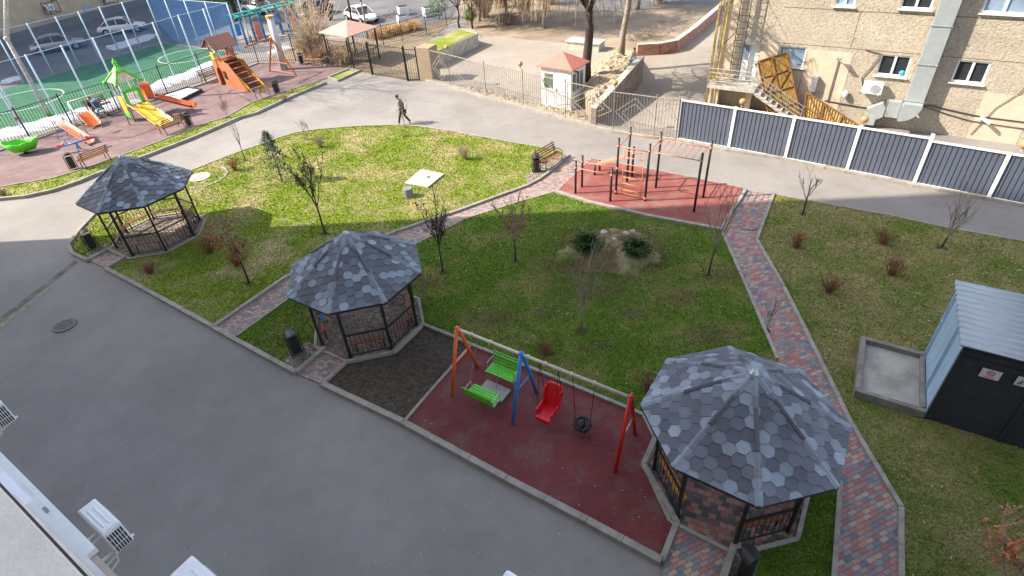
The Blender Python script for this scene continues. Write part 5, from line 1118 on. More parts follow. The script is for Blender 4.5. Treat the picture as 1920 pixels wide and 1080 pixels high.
# grass blades on the lawns
def inside(px, py, P):
    ins = np.zeros(len(px), bool); n = len(P)
    for i in range(n):
        ax, ay = P[i]; bx_, by_ = P[(i+1) % n]; c = ((ay > py) != (by_ > py)) & (px < (bx_-ax)*(py-ay)/(by_-ay+1e-12)+ax); ins ^= c
    return ins
def blades(poly, dens, mat, seed, lb, hmax=.055, w_=.012):
    P = np.array([Gs(v) for v in W(poly)]); rs_ = np.random.RandomState(seed); x0, y0 = P.min(0); x1, y1 = P.max(0); x1 = min(x1, 24); y0 = max(y0, 3)
    n = int((x1-x0)*(y1-y0)*dens); x = rs_.uniform(x0, x1, n); y = rs_.uniform(y0, y1, n); k = inside(x, y, P)
    d = np.hypot(x, y); k &= rs_.uniform(0, 1, n) < np.clip((13/np.maximum(d, 1))**1.3, 0, 1); x = x[k]; y = y[k]; n = len(x)
    a = rs_.uniform(0, 6.28, n); h = hmax*rs_.uniform(.4, 1, n); sc2 = np.clip(np.hypot(x, y)/13, 1, 2.5); ww = w_*sc2; lx_ = rs_.normal(0, .025, n); ly = rs_.normal(0, .025, n)
    v = np.zeros((n, 3, 3)); v[:, 0, 0] = x-np.cos(a)*ww; v[:, 0, 1] = y-np.sin(a)*ww; v[:, 1, 0] = x+np.cos(a)*ww; v[:, 1, 1] = y+np.sin(a)*ww; v[:, 2, 0] = x+lx_; v[:, 2, 1] = y+ly; v[:, :2, 2] = .045; v[:, 2, 2] = .05+h
    me = bpy.data.meshes.new('grass'); me.vertices.add(3*n); me.loops.add(3*n); me.polygons.add(n); me.vertices.foreach_set('co', v.reshape(-1)); me.loops.foreach_set('vertex_index', np.arange(3*n)); me.polygons.foreach_set('loop_start', np.arange(0, 3*n, 3)); me.update(calc_edges=True); me.validate()
    o = bpy.data.objects.new('grass', me); col.objects.link(o); me.materials.append(MATS[mat]); tag(o, lb, 'grass', None, 'stuff')
blades(LAWN1, 900, 'grass_sun', 1, 'short sunlit grass of the upper left lawn'); blades(LAWN2, 900, 'grass_mid', 2, 'short shaded grass of the middle lawn'); blades(LAWN3, 900, 'grass_dry', 3, 'patchy half-dry grass of the right lawn'); blades(LAWN4, 1200, 'grass_mid', 4, 'grass between the nearest gazebo and the brick path')
blades(STRIP, 700, 'grass_sun', 5, 'grass strip along the playground')
mq = [(1050, 470), (1075, 438), (1120, 428), (1180, 432), (1225, 452), (1248, 480), (1230, 515), (1180, 525), (1110, 520), (1060, 500)]
_P = [Gs(v) for v in W(mq)]
rs = random.Random(6); bm_ = MB()
for i in range(13000):
    x = mc.x+rs.gauss(0, 1.25); y = mc.y+rs.gauss(0, .95); z = max(.04, mz(x, y)-.02); a_ = rs.uniform(0, 6.28); h = rs.uniform(.04, .13); w_ = .012; lx_ = rs.gauss(0, .06); ly_ = rs.gauss(0, .06)
    bm_.add([(x-math.cos(a_)*w_, y-math.sin(a_)*w_, z), (x+math.cos(a_)*w_, y+math.sin(a_)*w_, z), (x+lx_, y+ly_, z+h)], [(0, 1, 2)])
def dry(px, rx, n):
    p = at(*px)
    for i in range(n):
        x = p.x+rs.gauss(0, rx); y = p.y+rs.gauss(0, rx*.6); z = .045; a_ = rs.uniform(0, 6.28); h = rs.uniform(.03, .08); w_ = .011
        if abs(x-mc.x) < 1.9 and abs(y-mc.y) < 1.4: z = max(.045, mz(x, y)-.02)
        bm_.add([(x-math.cos(a_)*w_, y-math.sin(a_)*w_, z), (x+math.cos(a_)*w_, y+math.sin(a_)*w_, z), (x+rs.gauss(0, .05), y+rs.gauss(0, .05), z+h)], [(0, 1, 2)])
for px, rx, n in (((1120, 545), .75, 2600), ((1060, 500), .5, 1400), ((930, 600), .38, 900), ((1275, 560), .45, 1000), ((1350, 520), .5, 1100), ((1190, 590), .3, 500), ((800, 530), .4, 800), ((1330, 630), .5, 1100), ((1130, 650), .25, 350), ((960, 430), .4, 300), ((1020, 590), .3, 400)): dry(px, rx, n)
tag(bm_.build('dry_grass', 'straw'), 'dry straw-coloured grass on the mound and in patches of the middle lawn', 'grass', None, 'stuff')
def litter(poly, n, mat, seed, lb, z, s0=.02):
    P = np.array([Gs(v) for v in W(poly)]); rs_ = np.random.RandomState(seed); x0, y0 = P.min(0); x1, y1 = P.max(0); x = rs_.uniform(x0, x1, n); y = rs_.uniform(y0, y1, n); k = inside(x, y, P); m = MB(); r_ = random.Random(seed)
    for a, b in zip(x[k], y[k]):
        s_ = s0*r_.uniform(.5, 1.3)*max(1, math.hypot(a, b)/15); t = r_.uniform(0, 6.28); c, d_ = math.cos(t)*s_, math.sin(t)*s_
        m.add([(a-c, b-d_, z), (a+d_*.6, b-c*.6, z+.012), (a+c, b+d_, z+.004), (a-d_*.6, b+c*.6, z+.01)], [(0, 1, 2, 3)])
    tag(m.build('fallen_leaves', mat), lb, 'litter', None, 'stuff')
M('litter_pale', (.45, .38, .28), .8, var=.4, scale=3); M('litter_brown', (.16, .09, .04), .8, var=.4, scale=3)
litter(LAWN2, 1100, 'litter_pale', 1, 'pale leaf scraps and litter scattered over the middle lawn', .085, .024); litter(LAWN3, 1400, 'litter_pale', 2, 'pale leaf scraps scattered over the right lawn', .085, .024); litter(LAWN1, 900, 'litter_brown', 3, 'brown leaf scraps scattered over the upper left lawn', .085, .024)
litter(SWINGPAD, 150, 'litter_pale', 4, 'pale specks of litter on the dark red swing surface', .064, .016); litter([(608, 722), (738, 664), (849, 634), (757, 795)], 260, 'litter_brown', 5, 'leaf scraps on the bare soil bed', .06, .025)
litter([(0, 480), (200, 506), (600, 730), (1240, 1062), (1240, 1100), (200, 1100), (0, 800)], 160, 'litter_brown', 6, 'few dark leaf scraps on the shaded driveway', .004, .016)
bt = None
def evergreen(b, r_, z, lb, seed):
    rn = random.Random(seed); p = at(*b); e = empty('evergreen_tree', (p.x, p.y, 0), 0, lb, 'tree'); m = MB()
    for i in range(7000):
        v = Vector((rn.gauss(0, 1), rn.gauss(0, 1), rn.gauss(0, .9))).normalized()*r_*rn.uniform(.35, 1.0)*(1+.2*math.sin(v_ if (v_ := rn.uniform(0, 6)) else 0)); s = Vector((rn.uniform(-1, 1), rn.uniform(-1, 1), rn.uniform(-1, 1))).normalized()*.28; t = v.cross(s).normalized()*.13
        c = v+Vector((0, 0, z)); m.add([c-t, c+t, c+s], [(0, 1, 2)])
    m.build('crown', 'conifer', e); MB().tube([(0, 0, 0), (0, 0, z)], [.25, .15], 8).build('trunk', 'bark_dark', e, True)
evergreen((446, 38), 2.6, 4.2, 'dark evergreen tree at the top edge beside the netting corner', 91)
evergreen((540, -8), 3.4, 6.0, 'unseen evergreen tree above the frame, added to shade the street behind the climbing structure', 92)  # this and the next two stand out of view, added to shade the street
evergreen((640, -12), 3.4, 6.2, 'unseen evergreen tree above the frame, added to shade the street by the white car', 93)
evergreen((745, -14), 3.2, 5.2, 'unseen evergreen tree above the frame, added to shade the street by the planters', 94)
# ------------------------------------------------------------------ sports pitch fence
NP = [(-31.3, 33.4), (-30.3, 35.3), (-29.2, 37.3), (-28.2, 39.3), (-27.1, 41.0), (-26.1, 43.0), (-24.9, 44.9), (-24.0, 47.1), (-22.8, 48.9), (-21.7, 50.9)]
FPp = [(-37.2, 45.9), (-36.1, 47.9), (-35.2, 50.0), (-34.3, 51.6), (-33.5, 53.3), (-32.4, 54.9), (-31.3, 57.0)]
EP = [(-24.1, 52.4), (-26.5, 53.9), (-28.9, 55.4)]
r = empty('pitch_fence', (-27, 45, 0), 0, 'tall light blue-white post fence with blue netting around the green sports pitch', 'fence'); o3 = Vector((-27, 45, 0))
for q in NP+FPp+EP: p = Vector((*q, 0))-o3; MB().tube([p, p+Vector((0, 0, 4))], .055, 8).build('post', M('pale_blue', (.50, .62, .72), .4, var=.08), r, True)
m_, n_, b_ = nodes('net'); tr_ = N(n_, 'ShaderNodeBsdfTransparent'); mx = N(n_, 'ShaderNodeMixShader'); mx.inputs[0].default_value = .22; out = n_.nodes['Material Output']
b_.inputs['Base Color'].default_value = (.015, .085, .21, 1); b_.inputs['Roughness'].default_value = .8; n_.links.new(tr_.outputs[0], mx.inputs[1]); n_.links.new(b_.outputs[0], mx.inputs[2]); n_.links.new(mx.outputs[0], out.inputs['Surface']); MATS['net'] = m_
m2, n2_, b2 = nodes('net_dense'); tr2 = N(n2_, 'ShaderNodeBsdfTransparent'); mx2 = N(n2_, 'ShaderNodeMixShader'); mx2.inputs[0].default_value = .52; b2.inputs['Base Color'].default_value = (.012, .09, .26, 1); n2_.links.new(tr2.outputs[0], mx2.inputs[1]); n2_.links.new(b2.outputs[0], mx2.inputs[2]); n2_.links.new(mx2.outputs[0], n2_.nodes['Material Output'].inputs['Surface']); MATS['net_dense'] = m2
def netrun(L, mt, z0, z1):
    for a, b in zip(L, L[1:]):
        a = Vector((*a, 0))-o3; b = Vector((*b, 0))-o3; Z = lambda z: Vector((0, 0, z)); m = MB(); m.add([a+Z(z0), b+Z(z0), b+Z(z1), a+Z(z1)], [(0, 1, 2, 3)]); m.build('net', mt, r)
        m = MB(); m.tube([a+Z(z1), b+Z(z1)], .02, 5); m.build('top_rail', 'pale_blue', r)
netrun(NP, 'net', 1.1, 3.95); netrun(FPp, 'net', .1, 3.95); netrun([NP[-1]]+EP+[FPp[-1]], 'net_dense', .1, 3.95)
p = at(1880/4, 310/4); MB().tube([(0, 0, 0), (0, 0, 6)], .06, 8).build('flagpole', 'pale_blue').location = p; tag(bpy.data.objects['flagpole'], 'tall thin pale pole behind the playhouse, right of the netting', 'pole')
p = at(59, 264); o = MB().tube([(0, 0, 0), (0, 0, 3.4)], .05, 8).build('fence_pole', 'pale_blue'); o.location = (p.x-.3, p.y+.4, 0); tag(o, 'pale pole standing just behind the iron fence at the left edge', 'pole')
# small white notice on the iron fence
p = at(41, 232, .9); o = empty('notice', (p.x, p.y-.1, 1.25), R(25), 'small white notice with a red mark tied to the iron fence on the left', 'sign'); MB().box((0, 0, 0), (.42, .02, .34)).build('board', 'sign_white', o); mk = MB(); mk.box((0, -.014, .02), (.18, .006, .12)); mk.build('mark', 'sign_red', o)
# ------------------------------------------------------------------ playground
p = at(262, 222); q = at(312, 238); dd = (Vector((q.x, q.y, 0))-Vector((p.x, p.y, 0))); sa = math.atan2(dd.y, dd.x); SLn = dd.length
r = empty('play_tower', (p.x, p.y, .035), sa, 'play tower with green and cream pointed roof, yellow slide and orange chute', 'play tower')
TH_ = 2.45
for sx_ in (-.5, .5):
    for sy in (-.5, .5): MB().tube([(sx_, sy, 0), (sx_, sy, TH_+.1)], .05, 8).build('post', 'galv', r, True)
m = MB(); m.box((0, 0, 1.0), (1.05, 1.05, .06)); m.box((.0, 1.05, 1.0), (.9, 1.0, .06)); m.build('platform', 'galv', r)
m = MB(); z0 = TH_; S4 = [(-.66, -.66), (.66, -.66), (.66, .66), (-.66, .66)]
cr = M('cream_roof', (.66, .52, .34), .6, var=.2, scale=5)
m.add([(*v, z0) for v in S4]+[(*[c*.22 for c in v], z0+.6) for v in S4], [(0, 1, 5, 4), (1, 2, 6, 5), (2, 3, 7, 6), (3, 0, 4, 7), (3, 2, 1, 0)]); m.build('roof', cr, r)
for v in S4:
    m = MB(); m.tube([(v[0]*1.12, v[1]*1.12, z0-.08), (v[0]*.2, v[1]*.2, z0+.64)], [.08, .075], 8); m.ball((v[0]*1.12, v[1]*1.12, z0-.08), .12, 8); m.build('roof_rib', 'green_plastic', r, True)
m = MB(); m.lathe([(.38, z0+.54), (.28, z0+.66), (.15, z0+.78), (.10, z0+.98), (.15, z0+1.04), (.02, z0+1.28)], n=8); m.build('roof_cap', 'green_plastic', r)
def slide(par, x0, z0, x1, z1, y, w_, mat, nm='slide', wave=0):
    m = MB(); K = 14; prof = [(-w_/2-.04, .16), (-w_/2, .16), (-w_/2+.03, .02), (-w_/4, -.02), (-.03, -.02), (0, .03 if wave else -.02), (.03, -.02), (w_/4, -.02), (w_/2-.03, .02), (w_/2, .16), (w_/2+.04, .16)]; vs = []
    for i in range(K+1):
        t = i/K; s = t*t*(3-2*t)*.35+t*.65; zz = z0+(z1-z0)*s if t < .88 else z1+.02; xx = x0+(x1-x0)*t
        vs += [(xx, y+a, zz+b) for a, b in prof]
    n = len(prof); m.add(vs, [(i*n+k, (i+1)*n+k, (i+1)*n+k+1, i*n+k+1) for i in range(K) for k in range(n-1)]); o = m.build(nm, mat, par, True); s_ = o.modifiers.new('s', 'SOLIDIFY'); s_.thickness = .03; return o
slide(r, .5, 1.0, SLn+.15, .16, 0, 1.05, 'yellow_plastic', 'slide', 1)
m = MB()
for s in (-1, 1): m.box((.52, s*.42, 1.45), (.08, .2, .85))
m.box((.52, 0, 1.86), (.08, 1.0, .2)); m.build('arch_panel', 'green_plastic', r, bev=.03)
m = MB(); m.lathe([(.42, 0), (.36, .12), (.2, .2), (.05, .22)], (0, 1.05, 1.75), 12); m.box((.0, 1.05, 1.4), (.7, .5, .7)); m.build('crawl_hood', 'orange_paint', r, bev=.05)
o_ = slide(r, 0, 1.0, 2.5, .3, 0, .5, 'orange_paint', 'chute'); o_.location = (.3, 1.2, 0); o_.rotation_euler.z = R(32)
m = MB(); m.box((-.1, -.53, 1.05), (.72, .05, 1.0)); m.build('climbing_panel', 'yellow_plastic', r, bev=.04); m = MB(); m.box((-.1, -.53, .38), (.8, .06, .3)); m.build('lower_panel', 'green_plastic', r, bev=.03)
# steel swing frame
A_ = at(127, 192, 2.3); B_ = at(212, 167, 2.3); r = empty('steel_swing', (A_.x, A_.y, 0), 0, 'empty grey steel swing frame left of the play tower', 'swing set'); d = Vector((B_.x-A_.x, B_.y-A_.y, 0)); nn = Vector((-d.y, d.x, 0)).normalized()
m = MB(); m.tube([(0, 0, 2.3), (d.x, d.y, 2.3)], .045, 8); m.build('top_beam', 'beam_cream', r, True)
for s in (-1, 1): MB().tube([nn*s*.75, Vector((0, 0, 2.3))+nn*s*.03], .035, 8).build('leg', 'galv', r, True)
MB().tube([d+nn*.0, d+Vector((0, 0, 2.3))], .035, 8).build('leg', 'galv', r, True)
m = MB(); c = d*.5; m.box((c.x, c.y, .45), (.45, .2, .04), math.atan2(d.y, d.x)); m.build('seat', 'black_rubber', r)
for s in (-.2, .2): MB().tube([c+d.normalized()*s+Vector((0, 0, .47)), c+d.normalized()*s+Vector((0, 0, 2.3))], .012, 5).build('chain', 'galv', r)
# little slides
p = at(128, 262); q = at(172, 272); d = q-p; r = empty('toddler_slide', (p.x, p.y, .04), math.atan2(d.y, d.x), 'pale orange toddler slide with looped handrails above the blue seesaw', 'slide')
slide(r, .1, .95, d.length+.1, .1, 0, .5, 'orange_pale', 'chute')
for s in (-.28, .28): MB().tube([(-.5, s, 0), (-.12, s, .8), (-.05, s, 1.2), (.1, s, 1.28), (.2, s, 1.0)], .022, 6).build('handrail', 'coral_paint', r, True)
for i in range(4): MB().tube([(-.42+i*.09, -.28, .18+i*.2), (-.42+i*.09, .28, .18+i*.2)], .018, 6).build('rung', 'blue_paint', r)
p = at(170, 234); q = at(188, 243); r = empty('small_slide', (p.x, p.y, .04), math.atan2(q.y-p.y, q.x-p.x), 'short bright orange slide plate in front of the seated person', 'slide'); slide(r, -.2, .75, 1.0, .12, 0, .75, 'orange_paint', 'chute')
MB().tube([(-.2, -.36, 0), (-.2, -.36, .72), (-.2, .36, .72), (-.2, .36, 0)], .025, 6).build('support', 'galv', r)
# seesaw
p = at(150, 283); a = at(116, 289); b = at(186, 276); d = b-a; r = empty('seesaw', (p.x, p.y, .04), math.atan2(d.y, d.x), 'blue seesaw with red seats in front of the slatted bench', 'seesaw')
L = d.length; MB().tube([(-L/2, 0, .38), (L/2, 0, .56)], .055, 8).build('beam', 'blue_paint', r, True)
for s in (-1, 1):
    z = .47+s*.09; MB().box((s*(L/2-.15), 0, z+.08), (.36, .26, .05)).build('seat', 'red_plastic', r, bev=.02); m = MB(); m.tube([(s*(L/2-.5), 0, z), (s*(L/2-.5), 0, z+.34)], .025, 6); m.tube([(s*(L/2-.5), -.18, z+.33), (s*(L/2-.5), .18, z+.33)], .02, 6); m.build('handle', 'blue_paint', r, True)
    MB().box((s*(L/2-.32), 0, z+.13), (.09, .34, .1)).build('knee_pad', 'coral_paint', r, bev=.02)
MB().tube([(0, -.25, 0), (0, 0, .46), (0, .25, 0)], .04, 8).build('pivot', 'blue_paint', r)
# green rocker
p = at(50, 288); r = empty('rocker_bowl', (p.x, p.y, .04), .35, 'bright green petal-shaped rocking bowl seat on the left', 'rocker'); m = MB(); n = 32; vs = []; fs = []
for j, (rr_, z) in enumerate(((.25, .12), (.55, .18), (.8, .42), (.86, .62))):
    for k in range(n): a = 2*math.pi*k/n; vs.append((rr_*1.05*math.cos(a), rr_*.62*math.sin(a), z+(.09*abs(math.sin(a*4)) if j == 3 else 0)+.12*math.cos(a)**2*(j > 1)))
fs = [(j*n+k, j*n+(k+1) % n, (j+1)*n+(k+1) % n, (j+1)*n+k) for j in range(3) for k in range(n)]+[tuple(range(n))[::-1]]
m.add(vs, fs); o = m.build('bowl', 'green_plastic', r, True); s_ = o.modifiers.new('s', 'SOLIDIFY'); s_.thickness = .05; MB().lathe([(.2, 0), (.08, .04), (.08, .14)], n=12).build('spring', 'black_metal', r)
# sandbox with snow
qs = W([(300, 186), (354, 169), (380, 173), (338, 194)]); c = sum(qs, Vector())/4; r = empty('sandbox', (c.x, c.y, .03), 0, 'low rectangular sandbox filled with half-melted snow', 'sandbox'); m = MB(); L4 = [v-c for v in qs]
for i in range(4): m.beam(L4[i]+Vector((0, 0, .11)), L4[(i+1) % 4]+Vector((0, 0, .11)), .1, .22)
m.build('frame', 'bark_dark', r); m = MB(); m.prism([(v.x*.93, v.y*.93) for v in L4], .0, .16); m.build('snow_filling', 'snow', r)
# wooden playhouse with ladder and swing beam
Wa = at(414, 159); Wb = at(468, 174); wd = (Wb-Wa); LW = wd.length; wa = math.atan2(wd.y, wd.x); r = empty('playhouse', (Wa.x, Wa.y, .035), wa, 'orange-brown wooden playhouse with pitched roof and climbing ladder', 'playhouse')
M('brick_orange', (.46, .14, .055), .6, var=.2, scale=9); M('roof_brown', (.22, .10, .075), .6, var=.2, scale=10); hp = hgt((414, 159), (409, 118)); DPH = 1.25; t_ = LW*.5
hw = 1.72
m = MB(); fr = [(0, 0, 0), (LW*.38, 0, 0), (LW*.36, 0, .8), (LW*.22, 0, .95), (LW*.1, 0, .8), (0, 0, .0)]
def wallpoly(m, pts, y, t): m.slab([(x, y, z) for x, z in pts], t)
wallpoly(m, [(0, 0), (.28, 0), (.28, 1.0), (.42, 1.25), (.56, 1.32), (.56, hw), (.02, hw)], 0, .05); wallpoly(m, [(.56, 1.32), (.72, 1.22), (.86, 1.0), (.86, 0), (LW, 0), (t_+.1, hw), (.56, hw)], 0, .05)
m.build('front_wall', 'brick_orange', r); m = MB(); wallpoly(m, [(.0, 0), (LW, 0), (t_+.1, hw), (.02, hw)], DPH, .05); m.box((.02, DPH/2, hw/2), (.05, DPH-.02, hw)); m.build('rear_wall', 'brick_orange', r)
m = MB(); m.box((.45+.1, DPH/2, hw+.02), (1.2, DPH, .06)); m.build('deck', 'wood_orange', r)
for x in (.04, 1.02):
    for y in (.04, DPH-.04): MB().box((x, y, hw+.5), (.08, .08, 1.0)).build('post', 'wood_orange', r)
MB().box((1.22, -.03, .85), (.34, .03, .55)).build('dark_window_panel', 'black_metal', r, bev=.01); MB().box((.3, -.02, hw+.32), (.4, .05, .55)).build('yellow_panel', 'yellow_plastic', r, bev=.02); MB().box((.78, -.01, hw+.25), (.5, .04, .07)).build('rail', 'wood_orange', r); MB().box((.55, DPH, hw+.35), (.95, .04, .5)).build('rear_rail', 'wood_orange', r)  # black panel on the solid wall stands for the dark inside a window
m = MB(); rz = hw+.98; m.slab([(-.34, -.3, rz-.12), (-.34, DPH+.3, rz-.12), (.53, DPH+.3, rz+.6), (.53, -.3, rz+.6)], -.05); m.slab([(1.40, -.3, rz-.12), (.53, -.3, rz+.6), (.53, DPH+.3, rz+.6), (1.40, DPH+.3, rz-.12)], -.05); m.build('roof', 'roof_brown', r)
m = MB(); m.slab([(-.2, -.1, rz), (1.26, -.1, rz), (.53, -.1, rz+.55)], .04); m.build('gable', 'roof_brown', r)
for y in (.12, DPH-.02): MB().beam((LW+.2, y, 0), (1.08, y, hw+.1), .07, .1).build('ladder_rail', 'yellow_plastic', r)
for i in range(6): t = .08+i*.155; MB().box(((LW+.2)+(1.08-LW-.2)*t, DPH/2, (hw+.1)*t), (.1, DPH-.2, .05)).build('ladder_step', 'bark_light', r)
# playhouse swing beam on A legs
z_ = 2.62; a = at(458, 90, z_); b = at(508, 72, z_); r = empty('beam_swing', (b.x, b.y, .035), 0, 'orange timber swing frame running right from the playhouse', 'swing set'); d = a-b; MB().tube([(0, 0, z_), (d.x, d.y, z_)], .06, 8).build('top_beam', 'wood_orange', r)
for px in ((506, 135), (556, 143)): q = at(*px)-Vector((b.x, b.y, 0)); MB().tube([(q.x, q.y, 0), (0, 0, z_)], .06, 8).build('leg', 'wood_orange', r)
q1 = at(506, 135)-Vector((b.x, b.y, 0)); q2 = at(556, 143)-Vector((b.x, b.y, 0)); 
for t in (.06, .32): MB().beam(q1.lerp(Vector((0, 0, z_)), t), q2.lerp(Vector((0, 0, z_)), t), .05, .05).build('cross_bar', 'coral_paint', r)
MB().ball((0, 0, z_), .13, 8).build('joint', 'yellow_plastic', r, True)
# grey column
p = at(534, 131); h = hgt((534, 131), (504, 30)); o = empty('grey_column', (p.x, p.y, .03), 0, 'tall plain pale grey column with ochre cap behind the playhouse swing', 'column'); MB().lathe([(.27, 0), (.25, h-.15)], n=16).build('shaft', M('col_grey', (.50, .50, .52), .5, var=.08), o, True); MB().lathe([(.30, h-.15), (.30, h)], n=16).build('cap', M('ochre_cap', (.50, .33, .08), .6), o)
# coloured climbing structure beyond
r = empty('climbing_structure', tuple(at(505, 68)), R(55), 'far climbing structure of blue posts, coral panels and teal beams near the dark street', 'climbing frame')
mts = ['blue_paint', 'coral_paint', 'blue_paint', 'coral_paint', 'blue_paint']; M('teal_paint', (.03, .30, .25), .5)
rn = random.Random(9)
for i in range(7):
    for j in range(2): MB().box((-3+i, j*1.6-.8, 1.2), (.14, .14, 2.4)).build('post', M('shaded_blue', (.02, .12, .27), .5), r)  # post blue darkened, the shade over the structure painted into it
    if i < 6: MB().box((-2.5+i, -.8 if i % 2 else .8, rn.uniform(.7, 1.5)), (.6, .06, rn.uniform(.8, 1.4)), .0).build('panel', 'coral_paint' if i % 3 else 'blue_paint', r)
for j in range(2): MB().box((0, j*1.6-.8, 2.35), (6.8, .12, .12)).build('beam', 'teal_paint', r)
MB().box((0, 0, 2.46), (6.9, .12, .1)).build('beam', 'teal_paint', r)
for i in range(5): MB().box((-3+i*1.5, 0, 2.42), (.1, 1.9, .1)).build('cross_beam', 'teal_paint', r)
# white planters by the far street
pl = None
for px, lb in (((757, 46), 'white cube planter on the far street beside the white car'), ((736, 50), 'x'), ((804, 30), 'white cube planter under the green round bush'), ((757, 28), 'white round-edged planter further up the far street')):
    if lb == 'x': continue
    p = at(*px); e = empty('street_planter', (p.x, p.y, 0), .4, lb, 'planter', 'white planters on the far street')
    m = MB(); m.box((0, 0, .42), (1.0, 1.0, .8)); m.build('tub', 'white_plastic', e, bev=.06); MB().box((0, 0, .84), (.84, .84, .05)).build('earth', 'soil', e)
# ------------------------------------------------------------------ cars
def car(loc, ang, mat, lb):
    r = empty('parked_car', loc, ang, lb, 'car', 'cars parked beyond the playground')
    st = [(-2.2, .35, .62, .62), (-2.1, .28, .82, .78), (-1.5, .22, .92, .87), (-.8, .2, .94, .89), (0, .2, .92, .9), (.9, .2, .88, .89), (1.5, .22, .80, .86), (2.05, .3, .66, .76), (2.25, .38, .52, .58)]
    m = MB(); vs = []
    for x, zb, zt, w_ in st: vs += [(x, -w_*.9, zb), (x, -w_, (zb+zt)*.5), (x, -w_*.93, zt-.04), (x, -w_*.8, zt), (x, w_*.8, zt), (x, w_*.93, zt-.04), (x, w_, (zb+zt)*.5), (x, w_*.9, zb)]
    n = 8; fs = [(i*n+k, (i+1)*n+k, (i+1)*n+(k+1) % n, i*n+(k+1) % n) for i in range(len(st)-1) for k in range(n)]+[tuple(range(n)), tuple(range((len(st)-1)*n, len(st)*n))[::-1]]
    m.add(vs, fs); b = m.build('body', mat, r, True); s = b.modifiers.new('ss', 'SUBSURF'); s.levels = s.render_levels = 2
    cb = [(-1.75, .90, .72), (-1.05, 1.36, .60), (-.2, 1.44, .62), (.45, 1.38, .60), (1.25, .86, .74)]
    g_ = MB(); vs = []
    for x, z, w_ in cb: vs += [(x, -.76 if z > 1 else -.74, .88), (x, -w_, z), (x, w_, z), (x, .76 if z > 1 else .74, .88)]
    g_.add(vs, [(i*4+k, (i+1)*4+k, (i+1)*4+k+1, i*4+k+1) for i in range(4) for k in range(3)]+[(0, 1, 2, 3), (16, 19, 18, 17)]); g_.build('windows', 'glass_dark', r, True)
    m = MB(); m.add([(x, s_*w_*.99, z+.025) for x, z, w_ in ((-1.12, 1.34, .60), (-.2, 1.45, .62), (.48, 1.385, .60)) for s_ in (-1, 1)], [(0, 2, 3, 1), (2, 4, 5, 3)]); o = m.build('roof', mat, r); o.modifiers.new('s', 'SOLIDIFY').thickness = .04
    for s_ in (-1, 1):
        for xa, za, xb, zb_ in ((-1.72, .92, -1.08, 1.36), (-.22, .9, -.22, 1.44), (.46, 1.39, 1.22, .88)): MB().beam((xa, s_*(.75 if za < 1 else .61), za), (xb, s_*(.75 if zb_ < 1 else .61), zb_), .06, .05).build('pillar', mat, r)
        for x in (-1.38, 1.42):
            m = MB(); m.lathe([(.33, -.11), (.33, .11)], n=20); m.v = [(x+a_, s_*.80+c_, .33+b_) for a_, b_, c_ in m.v]; w_ = m.build('wheel', 'black_rubber', r)
            m = MB(); m.lathe([(.20, -.125), (.20, .125)], n=12); m.v = [(x+a_, s_*.80+c_, .33+b_) for a_, b_, c_ in m.v]; m.build('rim', 'galv', w_)
        m = MB(); m.ball((2.08, s_*.58, .60), .12, 8, (.9, 1.4, .7)); m.build('headlight', 'galv', r); m = MB(); m.ball((-2.12, s_*.58, .70), .1, 8, (.7, 1.5, .8)); m.build('tail_light', 'red_plastic', r)
        MB().box((.75, s_*.95, .95), (.14, .18, .1)).build('mirror', mat, r)
    MB().box((2.26, 0, .42), (.03, .5, .1)).build('number_plate', 'white_plastic', r)
M('car_white', (.68, .69, .70), .25, .0, .03); M('car_silver', (.40, .41, .42), .3, .5, .03); M('car_dark', (.03, .035, .04), .25, .3, .05)
def carat(a, b, mat, lb): A = at(*a); B = at(*b); car(tuple((A+B)/2), math.atan2(B.y-A.y, B.x-A.x), mat, lb)
carat((655, 34), (703, 46), 'car_white', 'white saloon car parked on the far street behind the pavilion')
carat((196, 66), (268, 56), 'car_white', 'white saloon car parked by the beige building, right of the silver one')
carat((75, 101), (150, 88), 'car_silver', 'silver saloon car parked by the beige building behind the pitch fence')
carat((470, 22), (505, 26), 'car_white', 'white car at the top edge behind the climbing structure')
carat((608, 24), (575, 34), 'car_dark', 'dark car half hidden behind the tall tan shrub')
# ------------------------------------------------------------------ people
def skin(name, pts, edges, mat, par, sub=2, root=0):
    me = bpy.data.meshes.new(name); me.from_pydata([p[:3] for p in pts], edges, []); o = bpy.data.objects.new(name, me); col.objects.link(o); o.parent = par
    s = o.modifiers.new('skin', 'SKIN'); s.use_smooth_shade = True
    for i, p in enumerate(pts): me.skin_vertices[0].data[i].radius = (p[3], p[4] if len(p) > 4 else p[3]); me.skin_vertices[0].data[i].use_root = i == root
    u = o.modifiers.new('sub', 'SUBSURF'); u.levels = u.render_levels = sub; me.materials.append(MATS[mat]); return o
M('skin_tone', (.42, .24, .16), .6, var=.05); M('jacket_grey', (.13, .125, .11), .8, var=.4, scale=14); M('trousers_dark', (.02, .02, .025), .8); M('hair_dark', (.02, .014, .01), .7); M('jacket_navy', (.015, .02, .04), .8); M('coat_pale', (.45, .42, .40), .8); M('jeans_blue', (.12, .2, .35), .8)
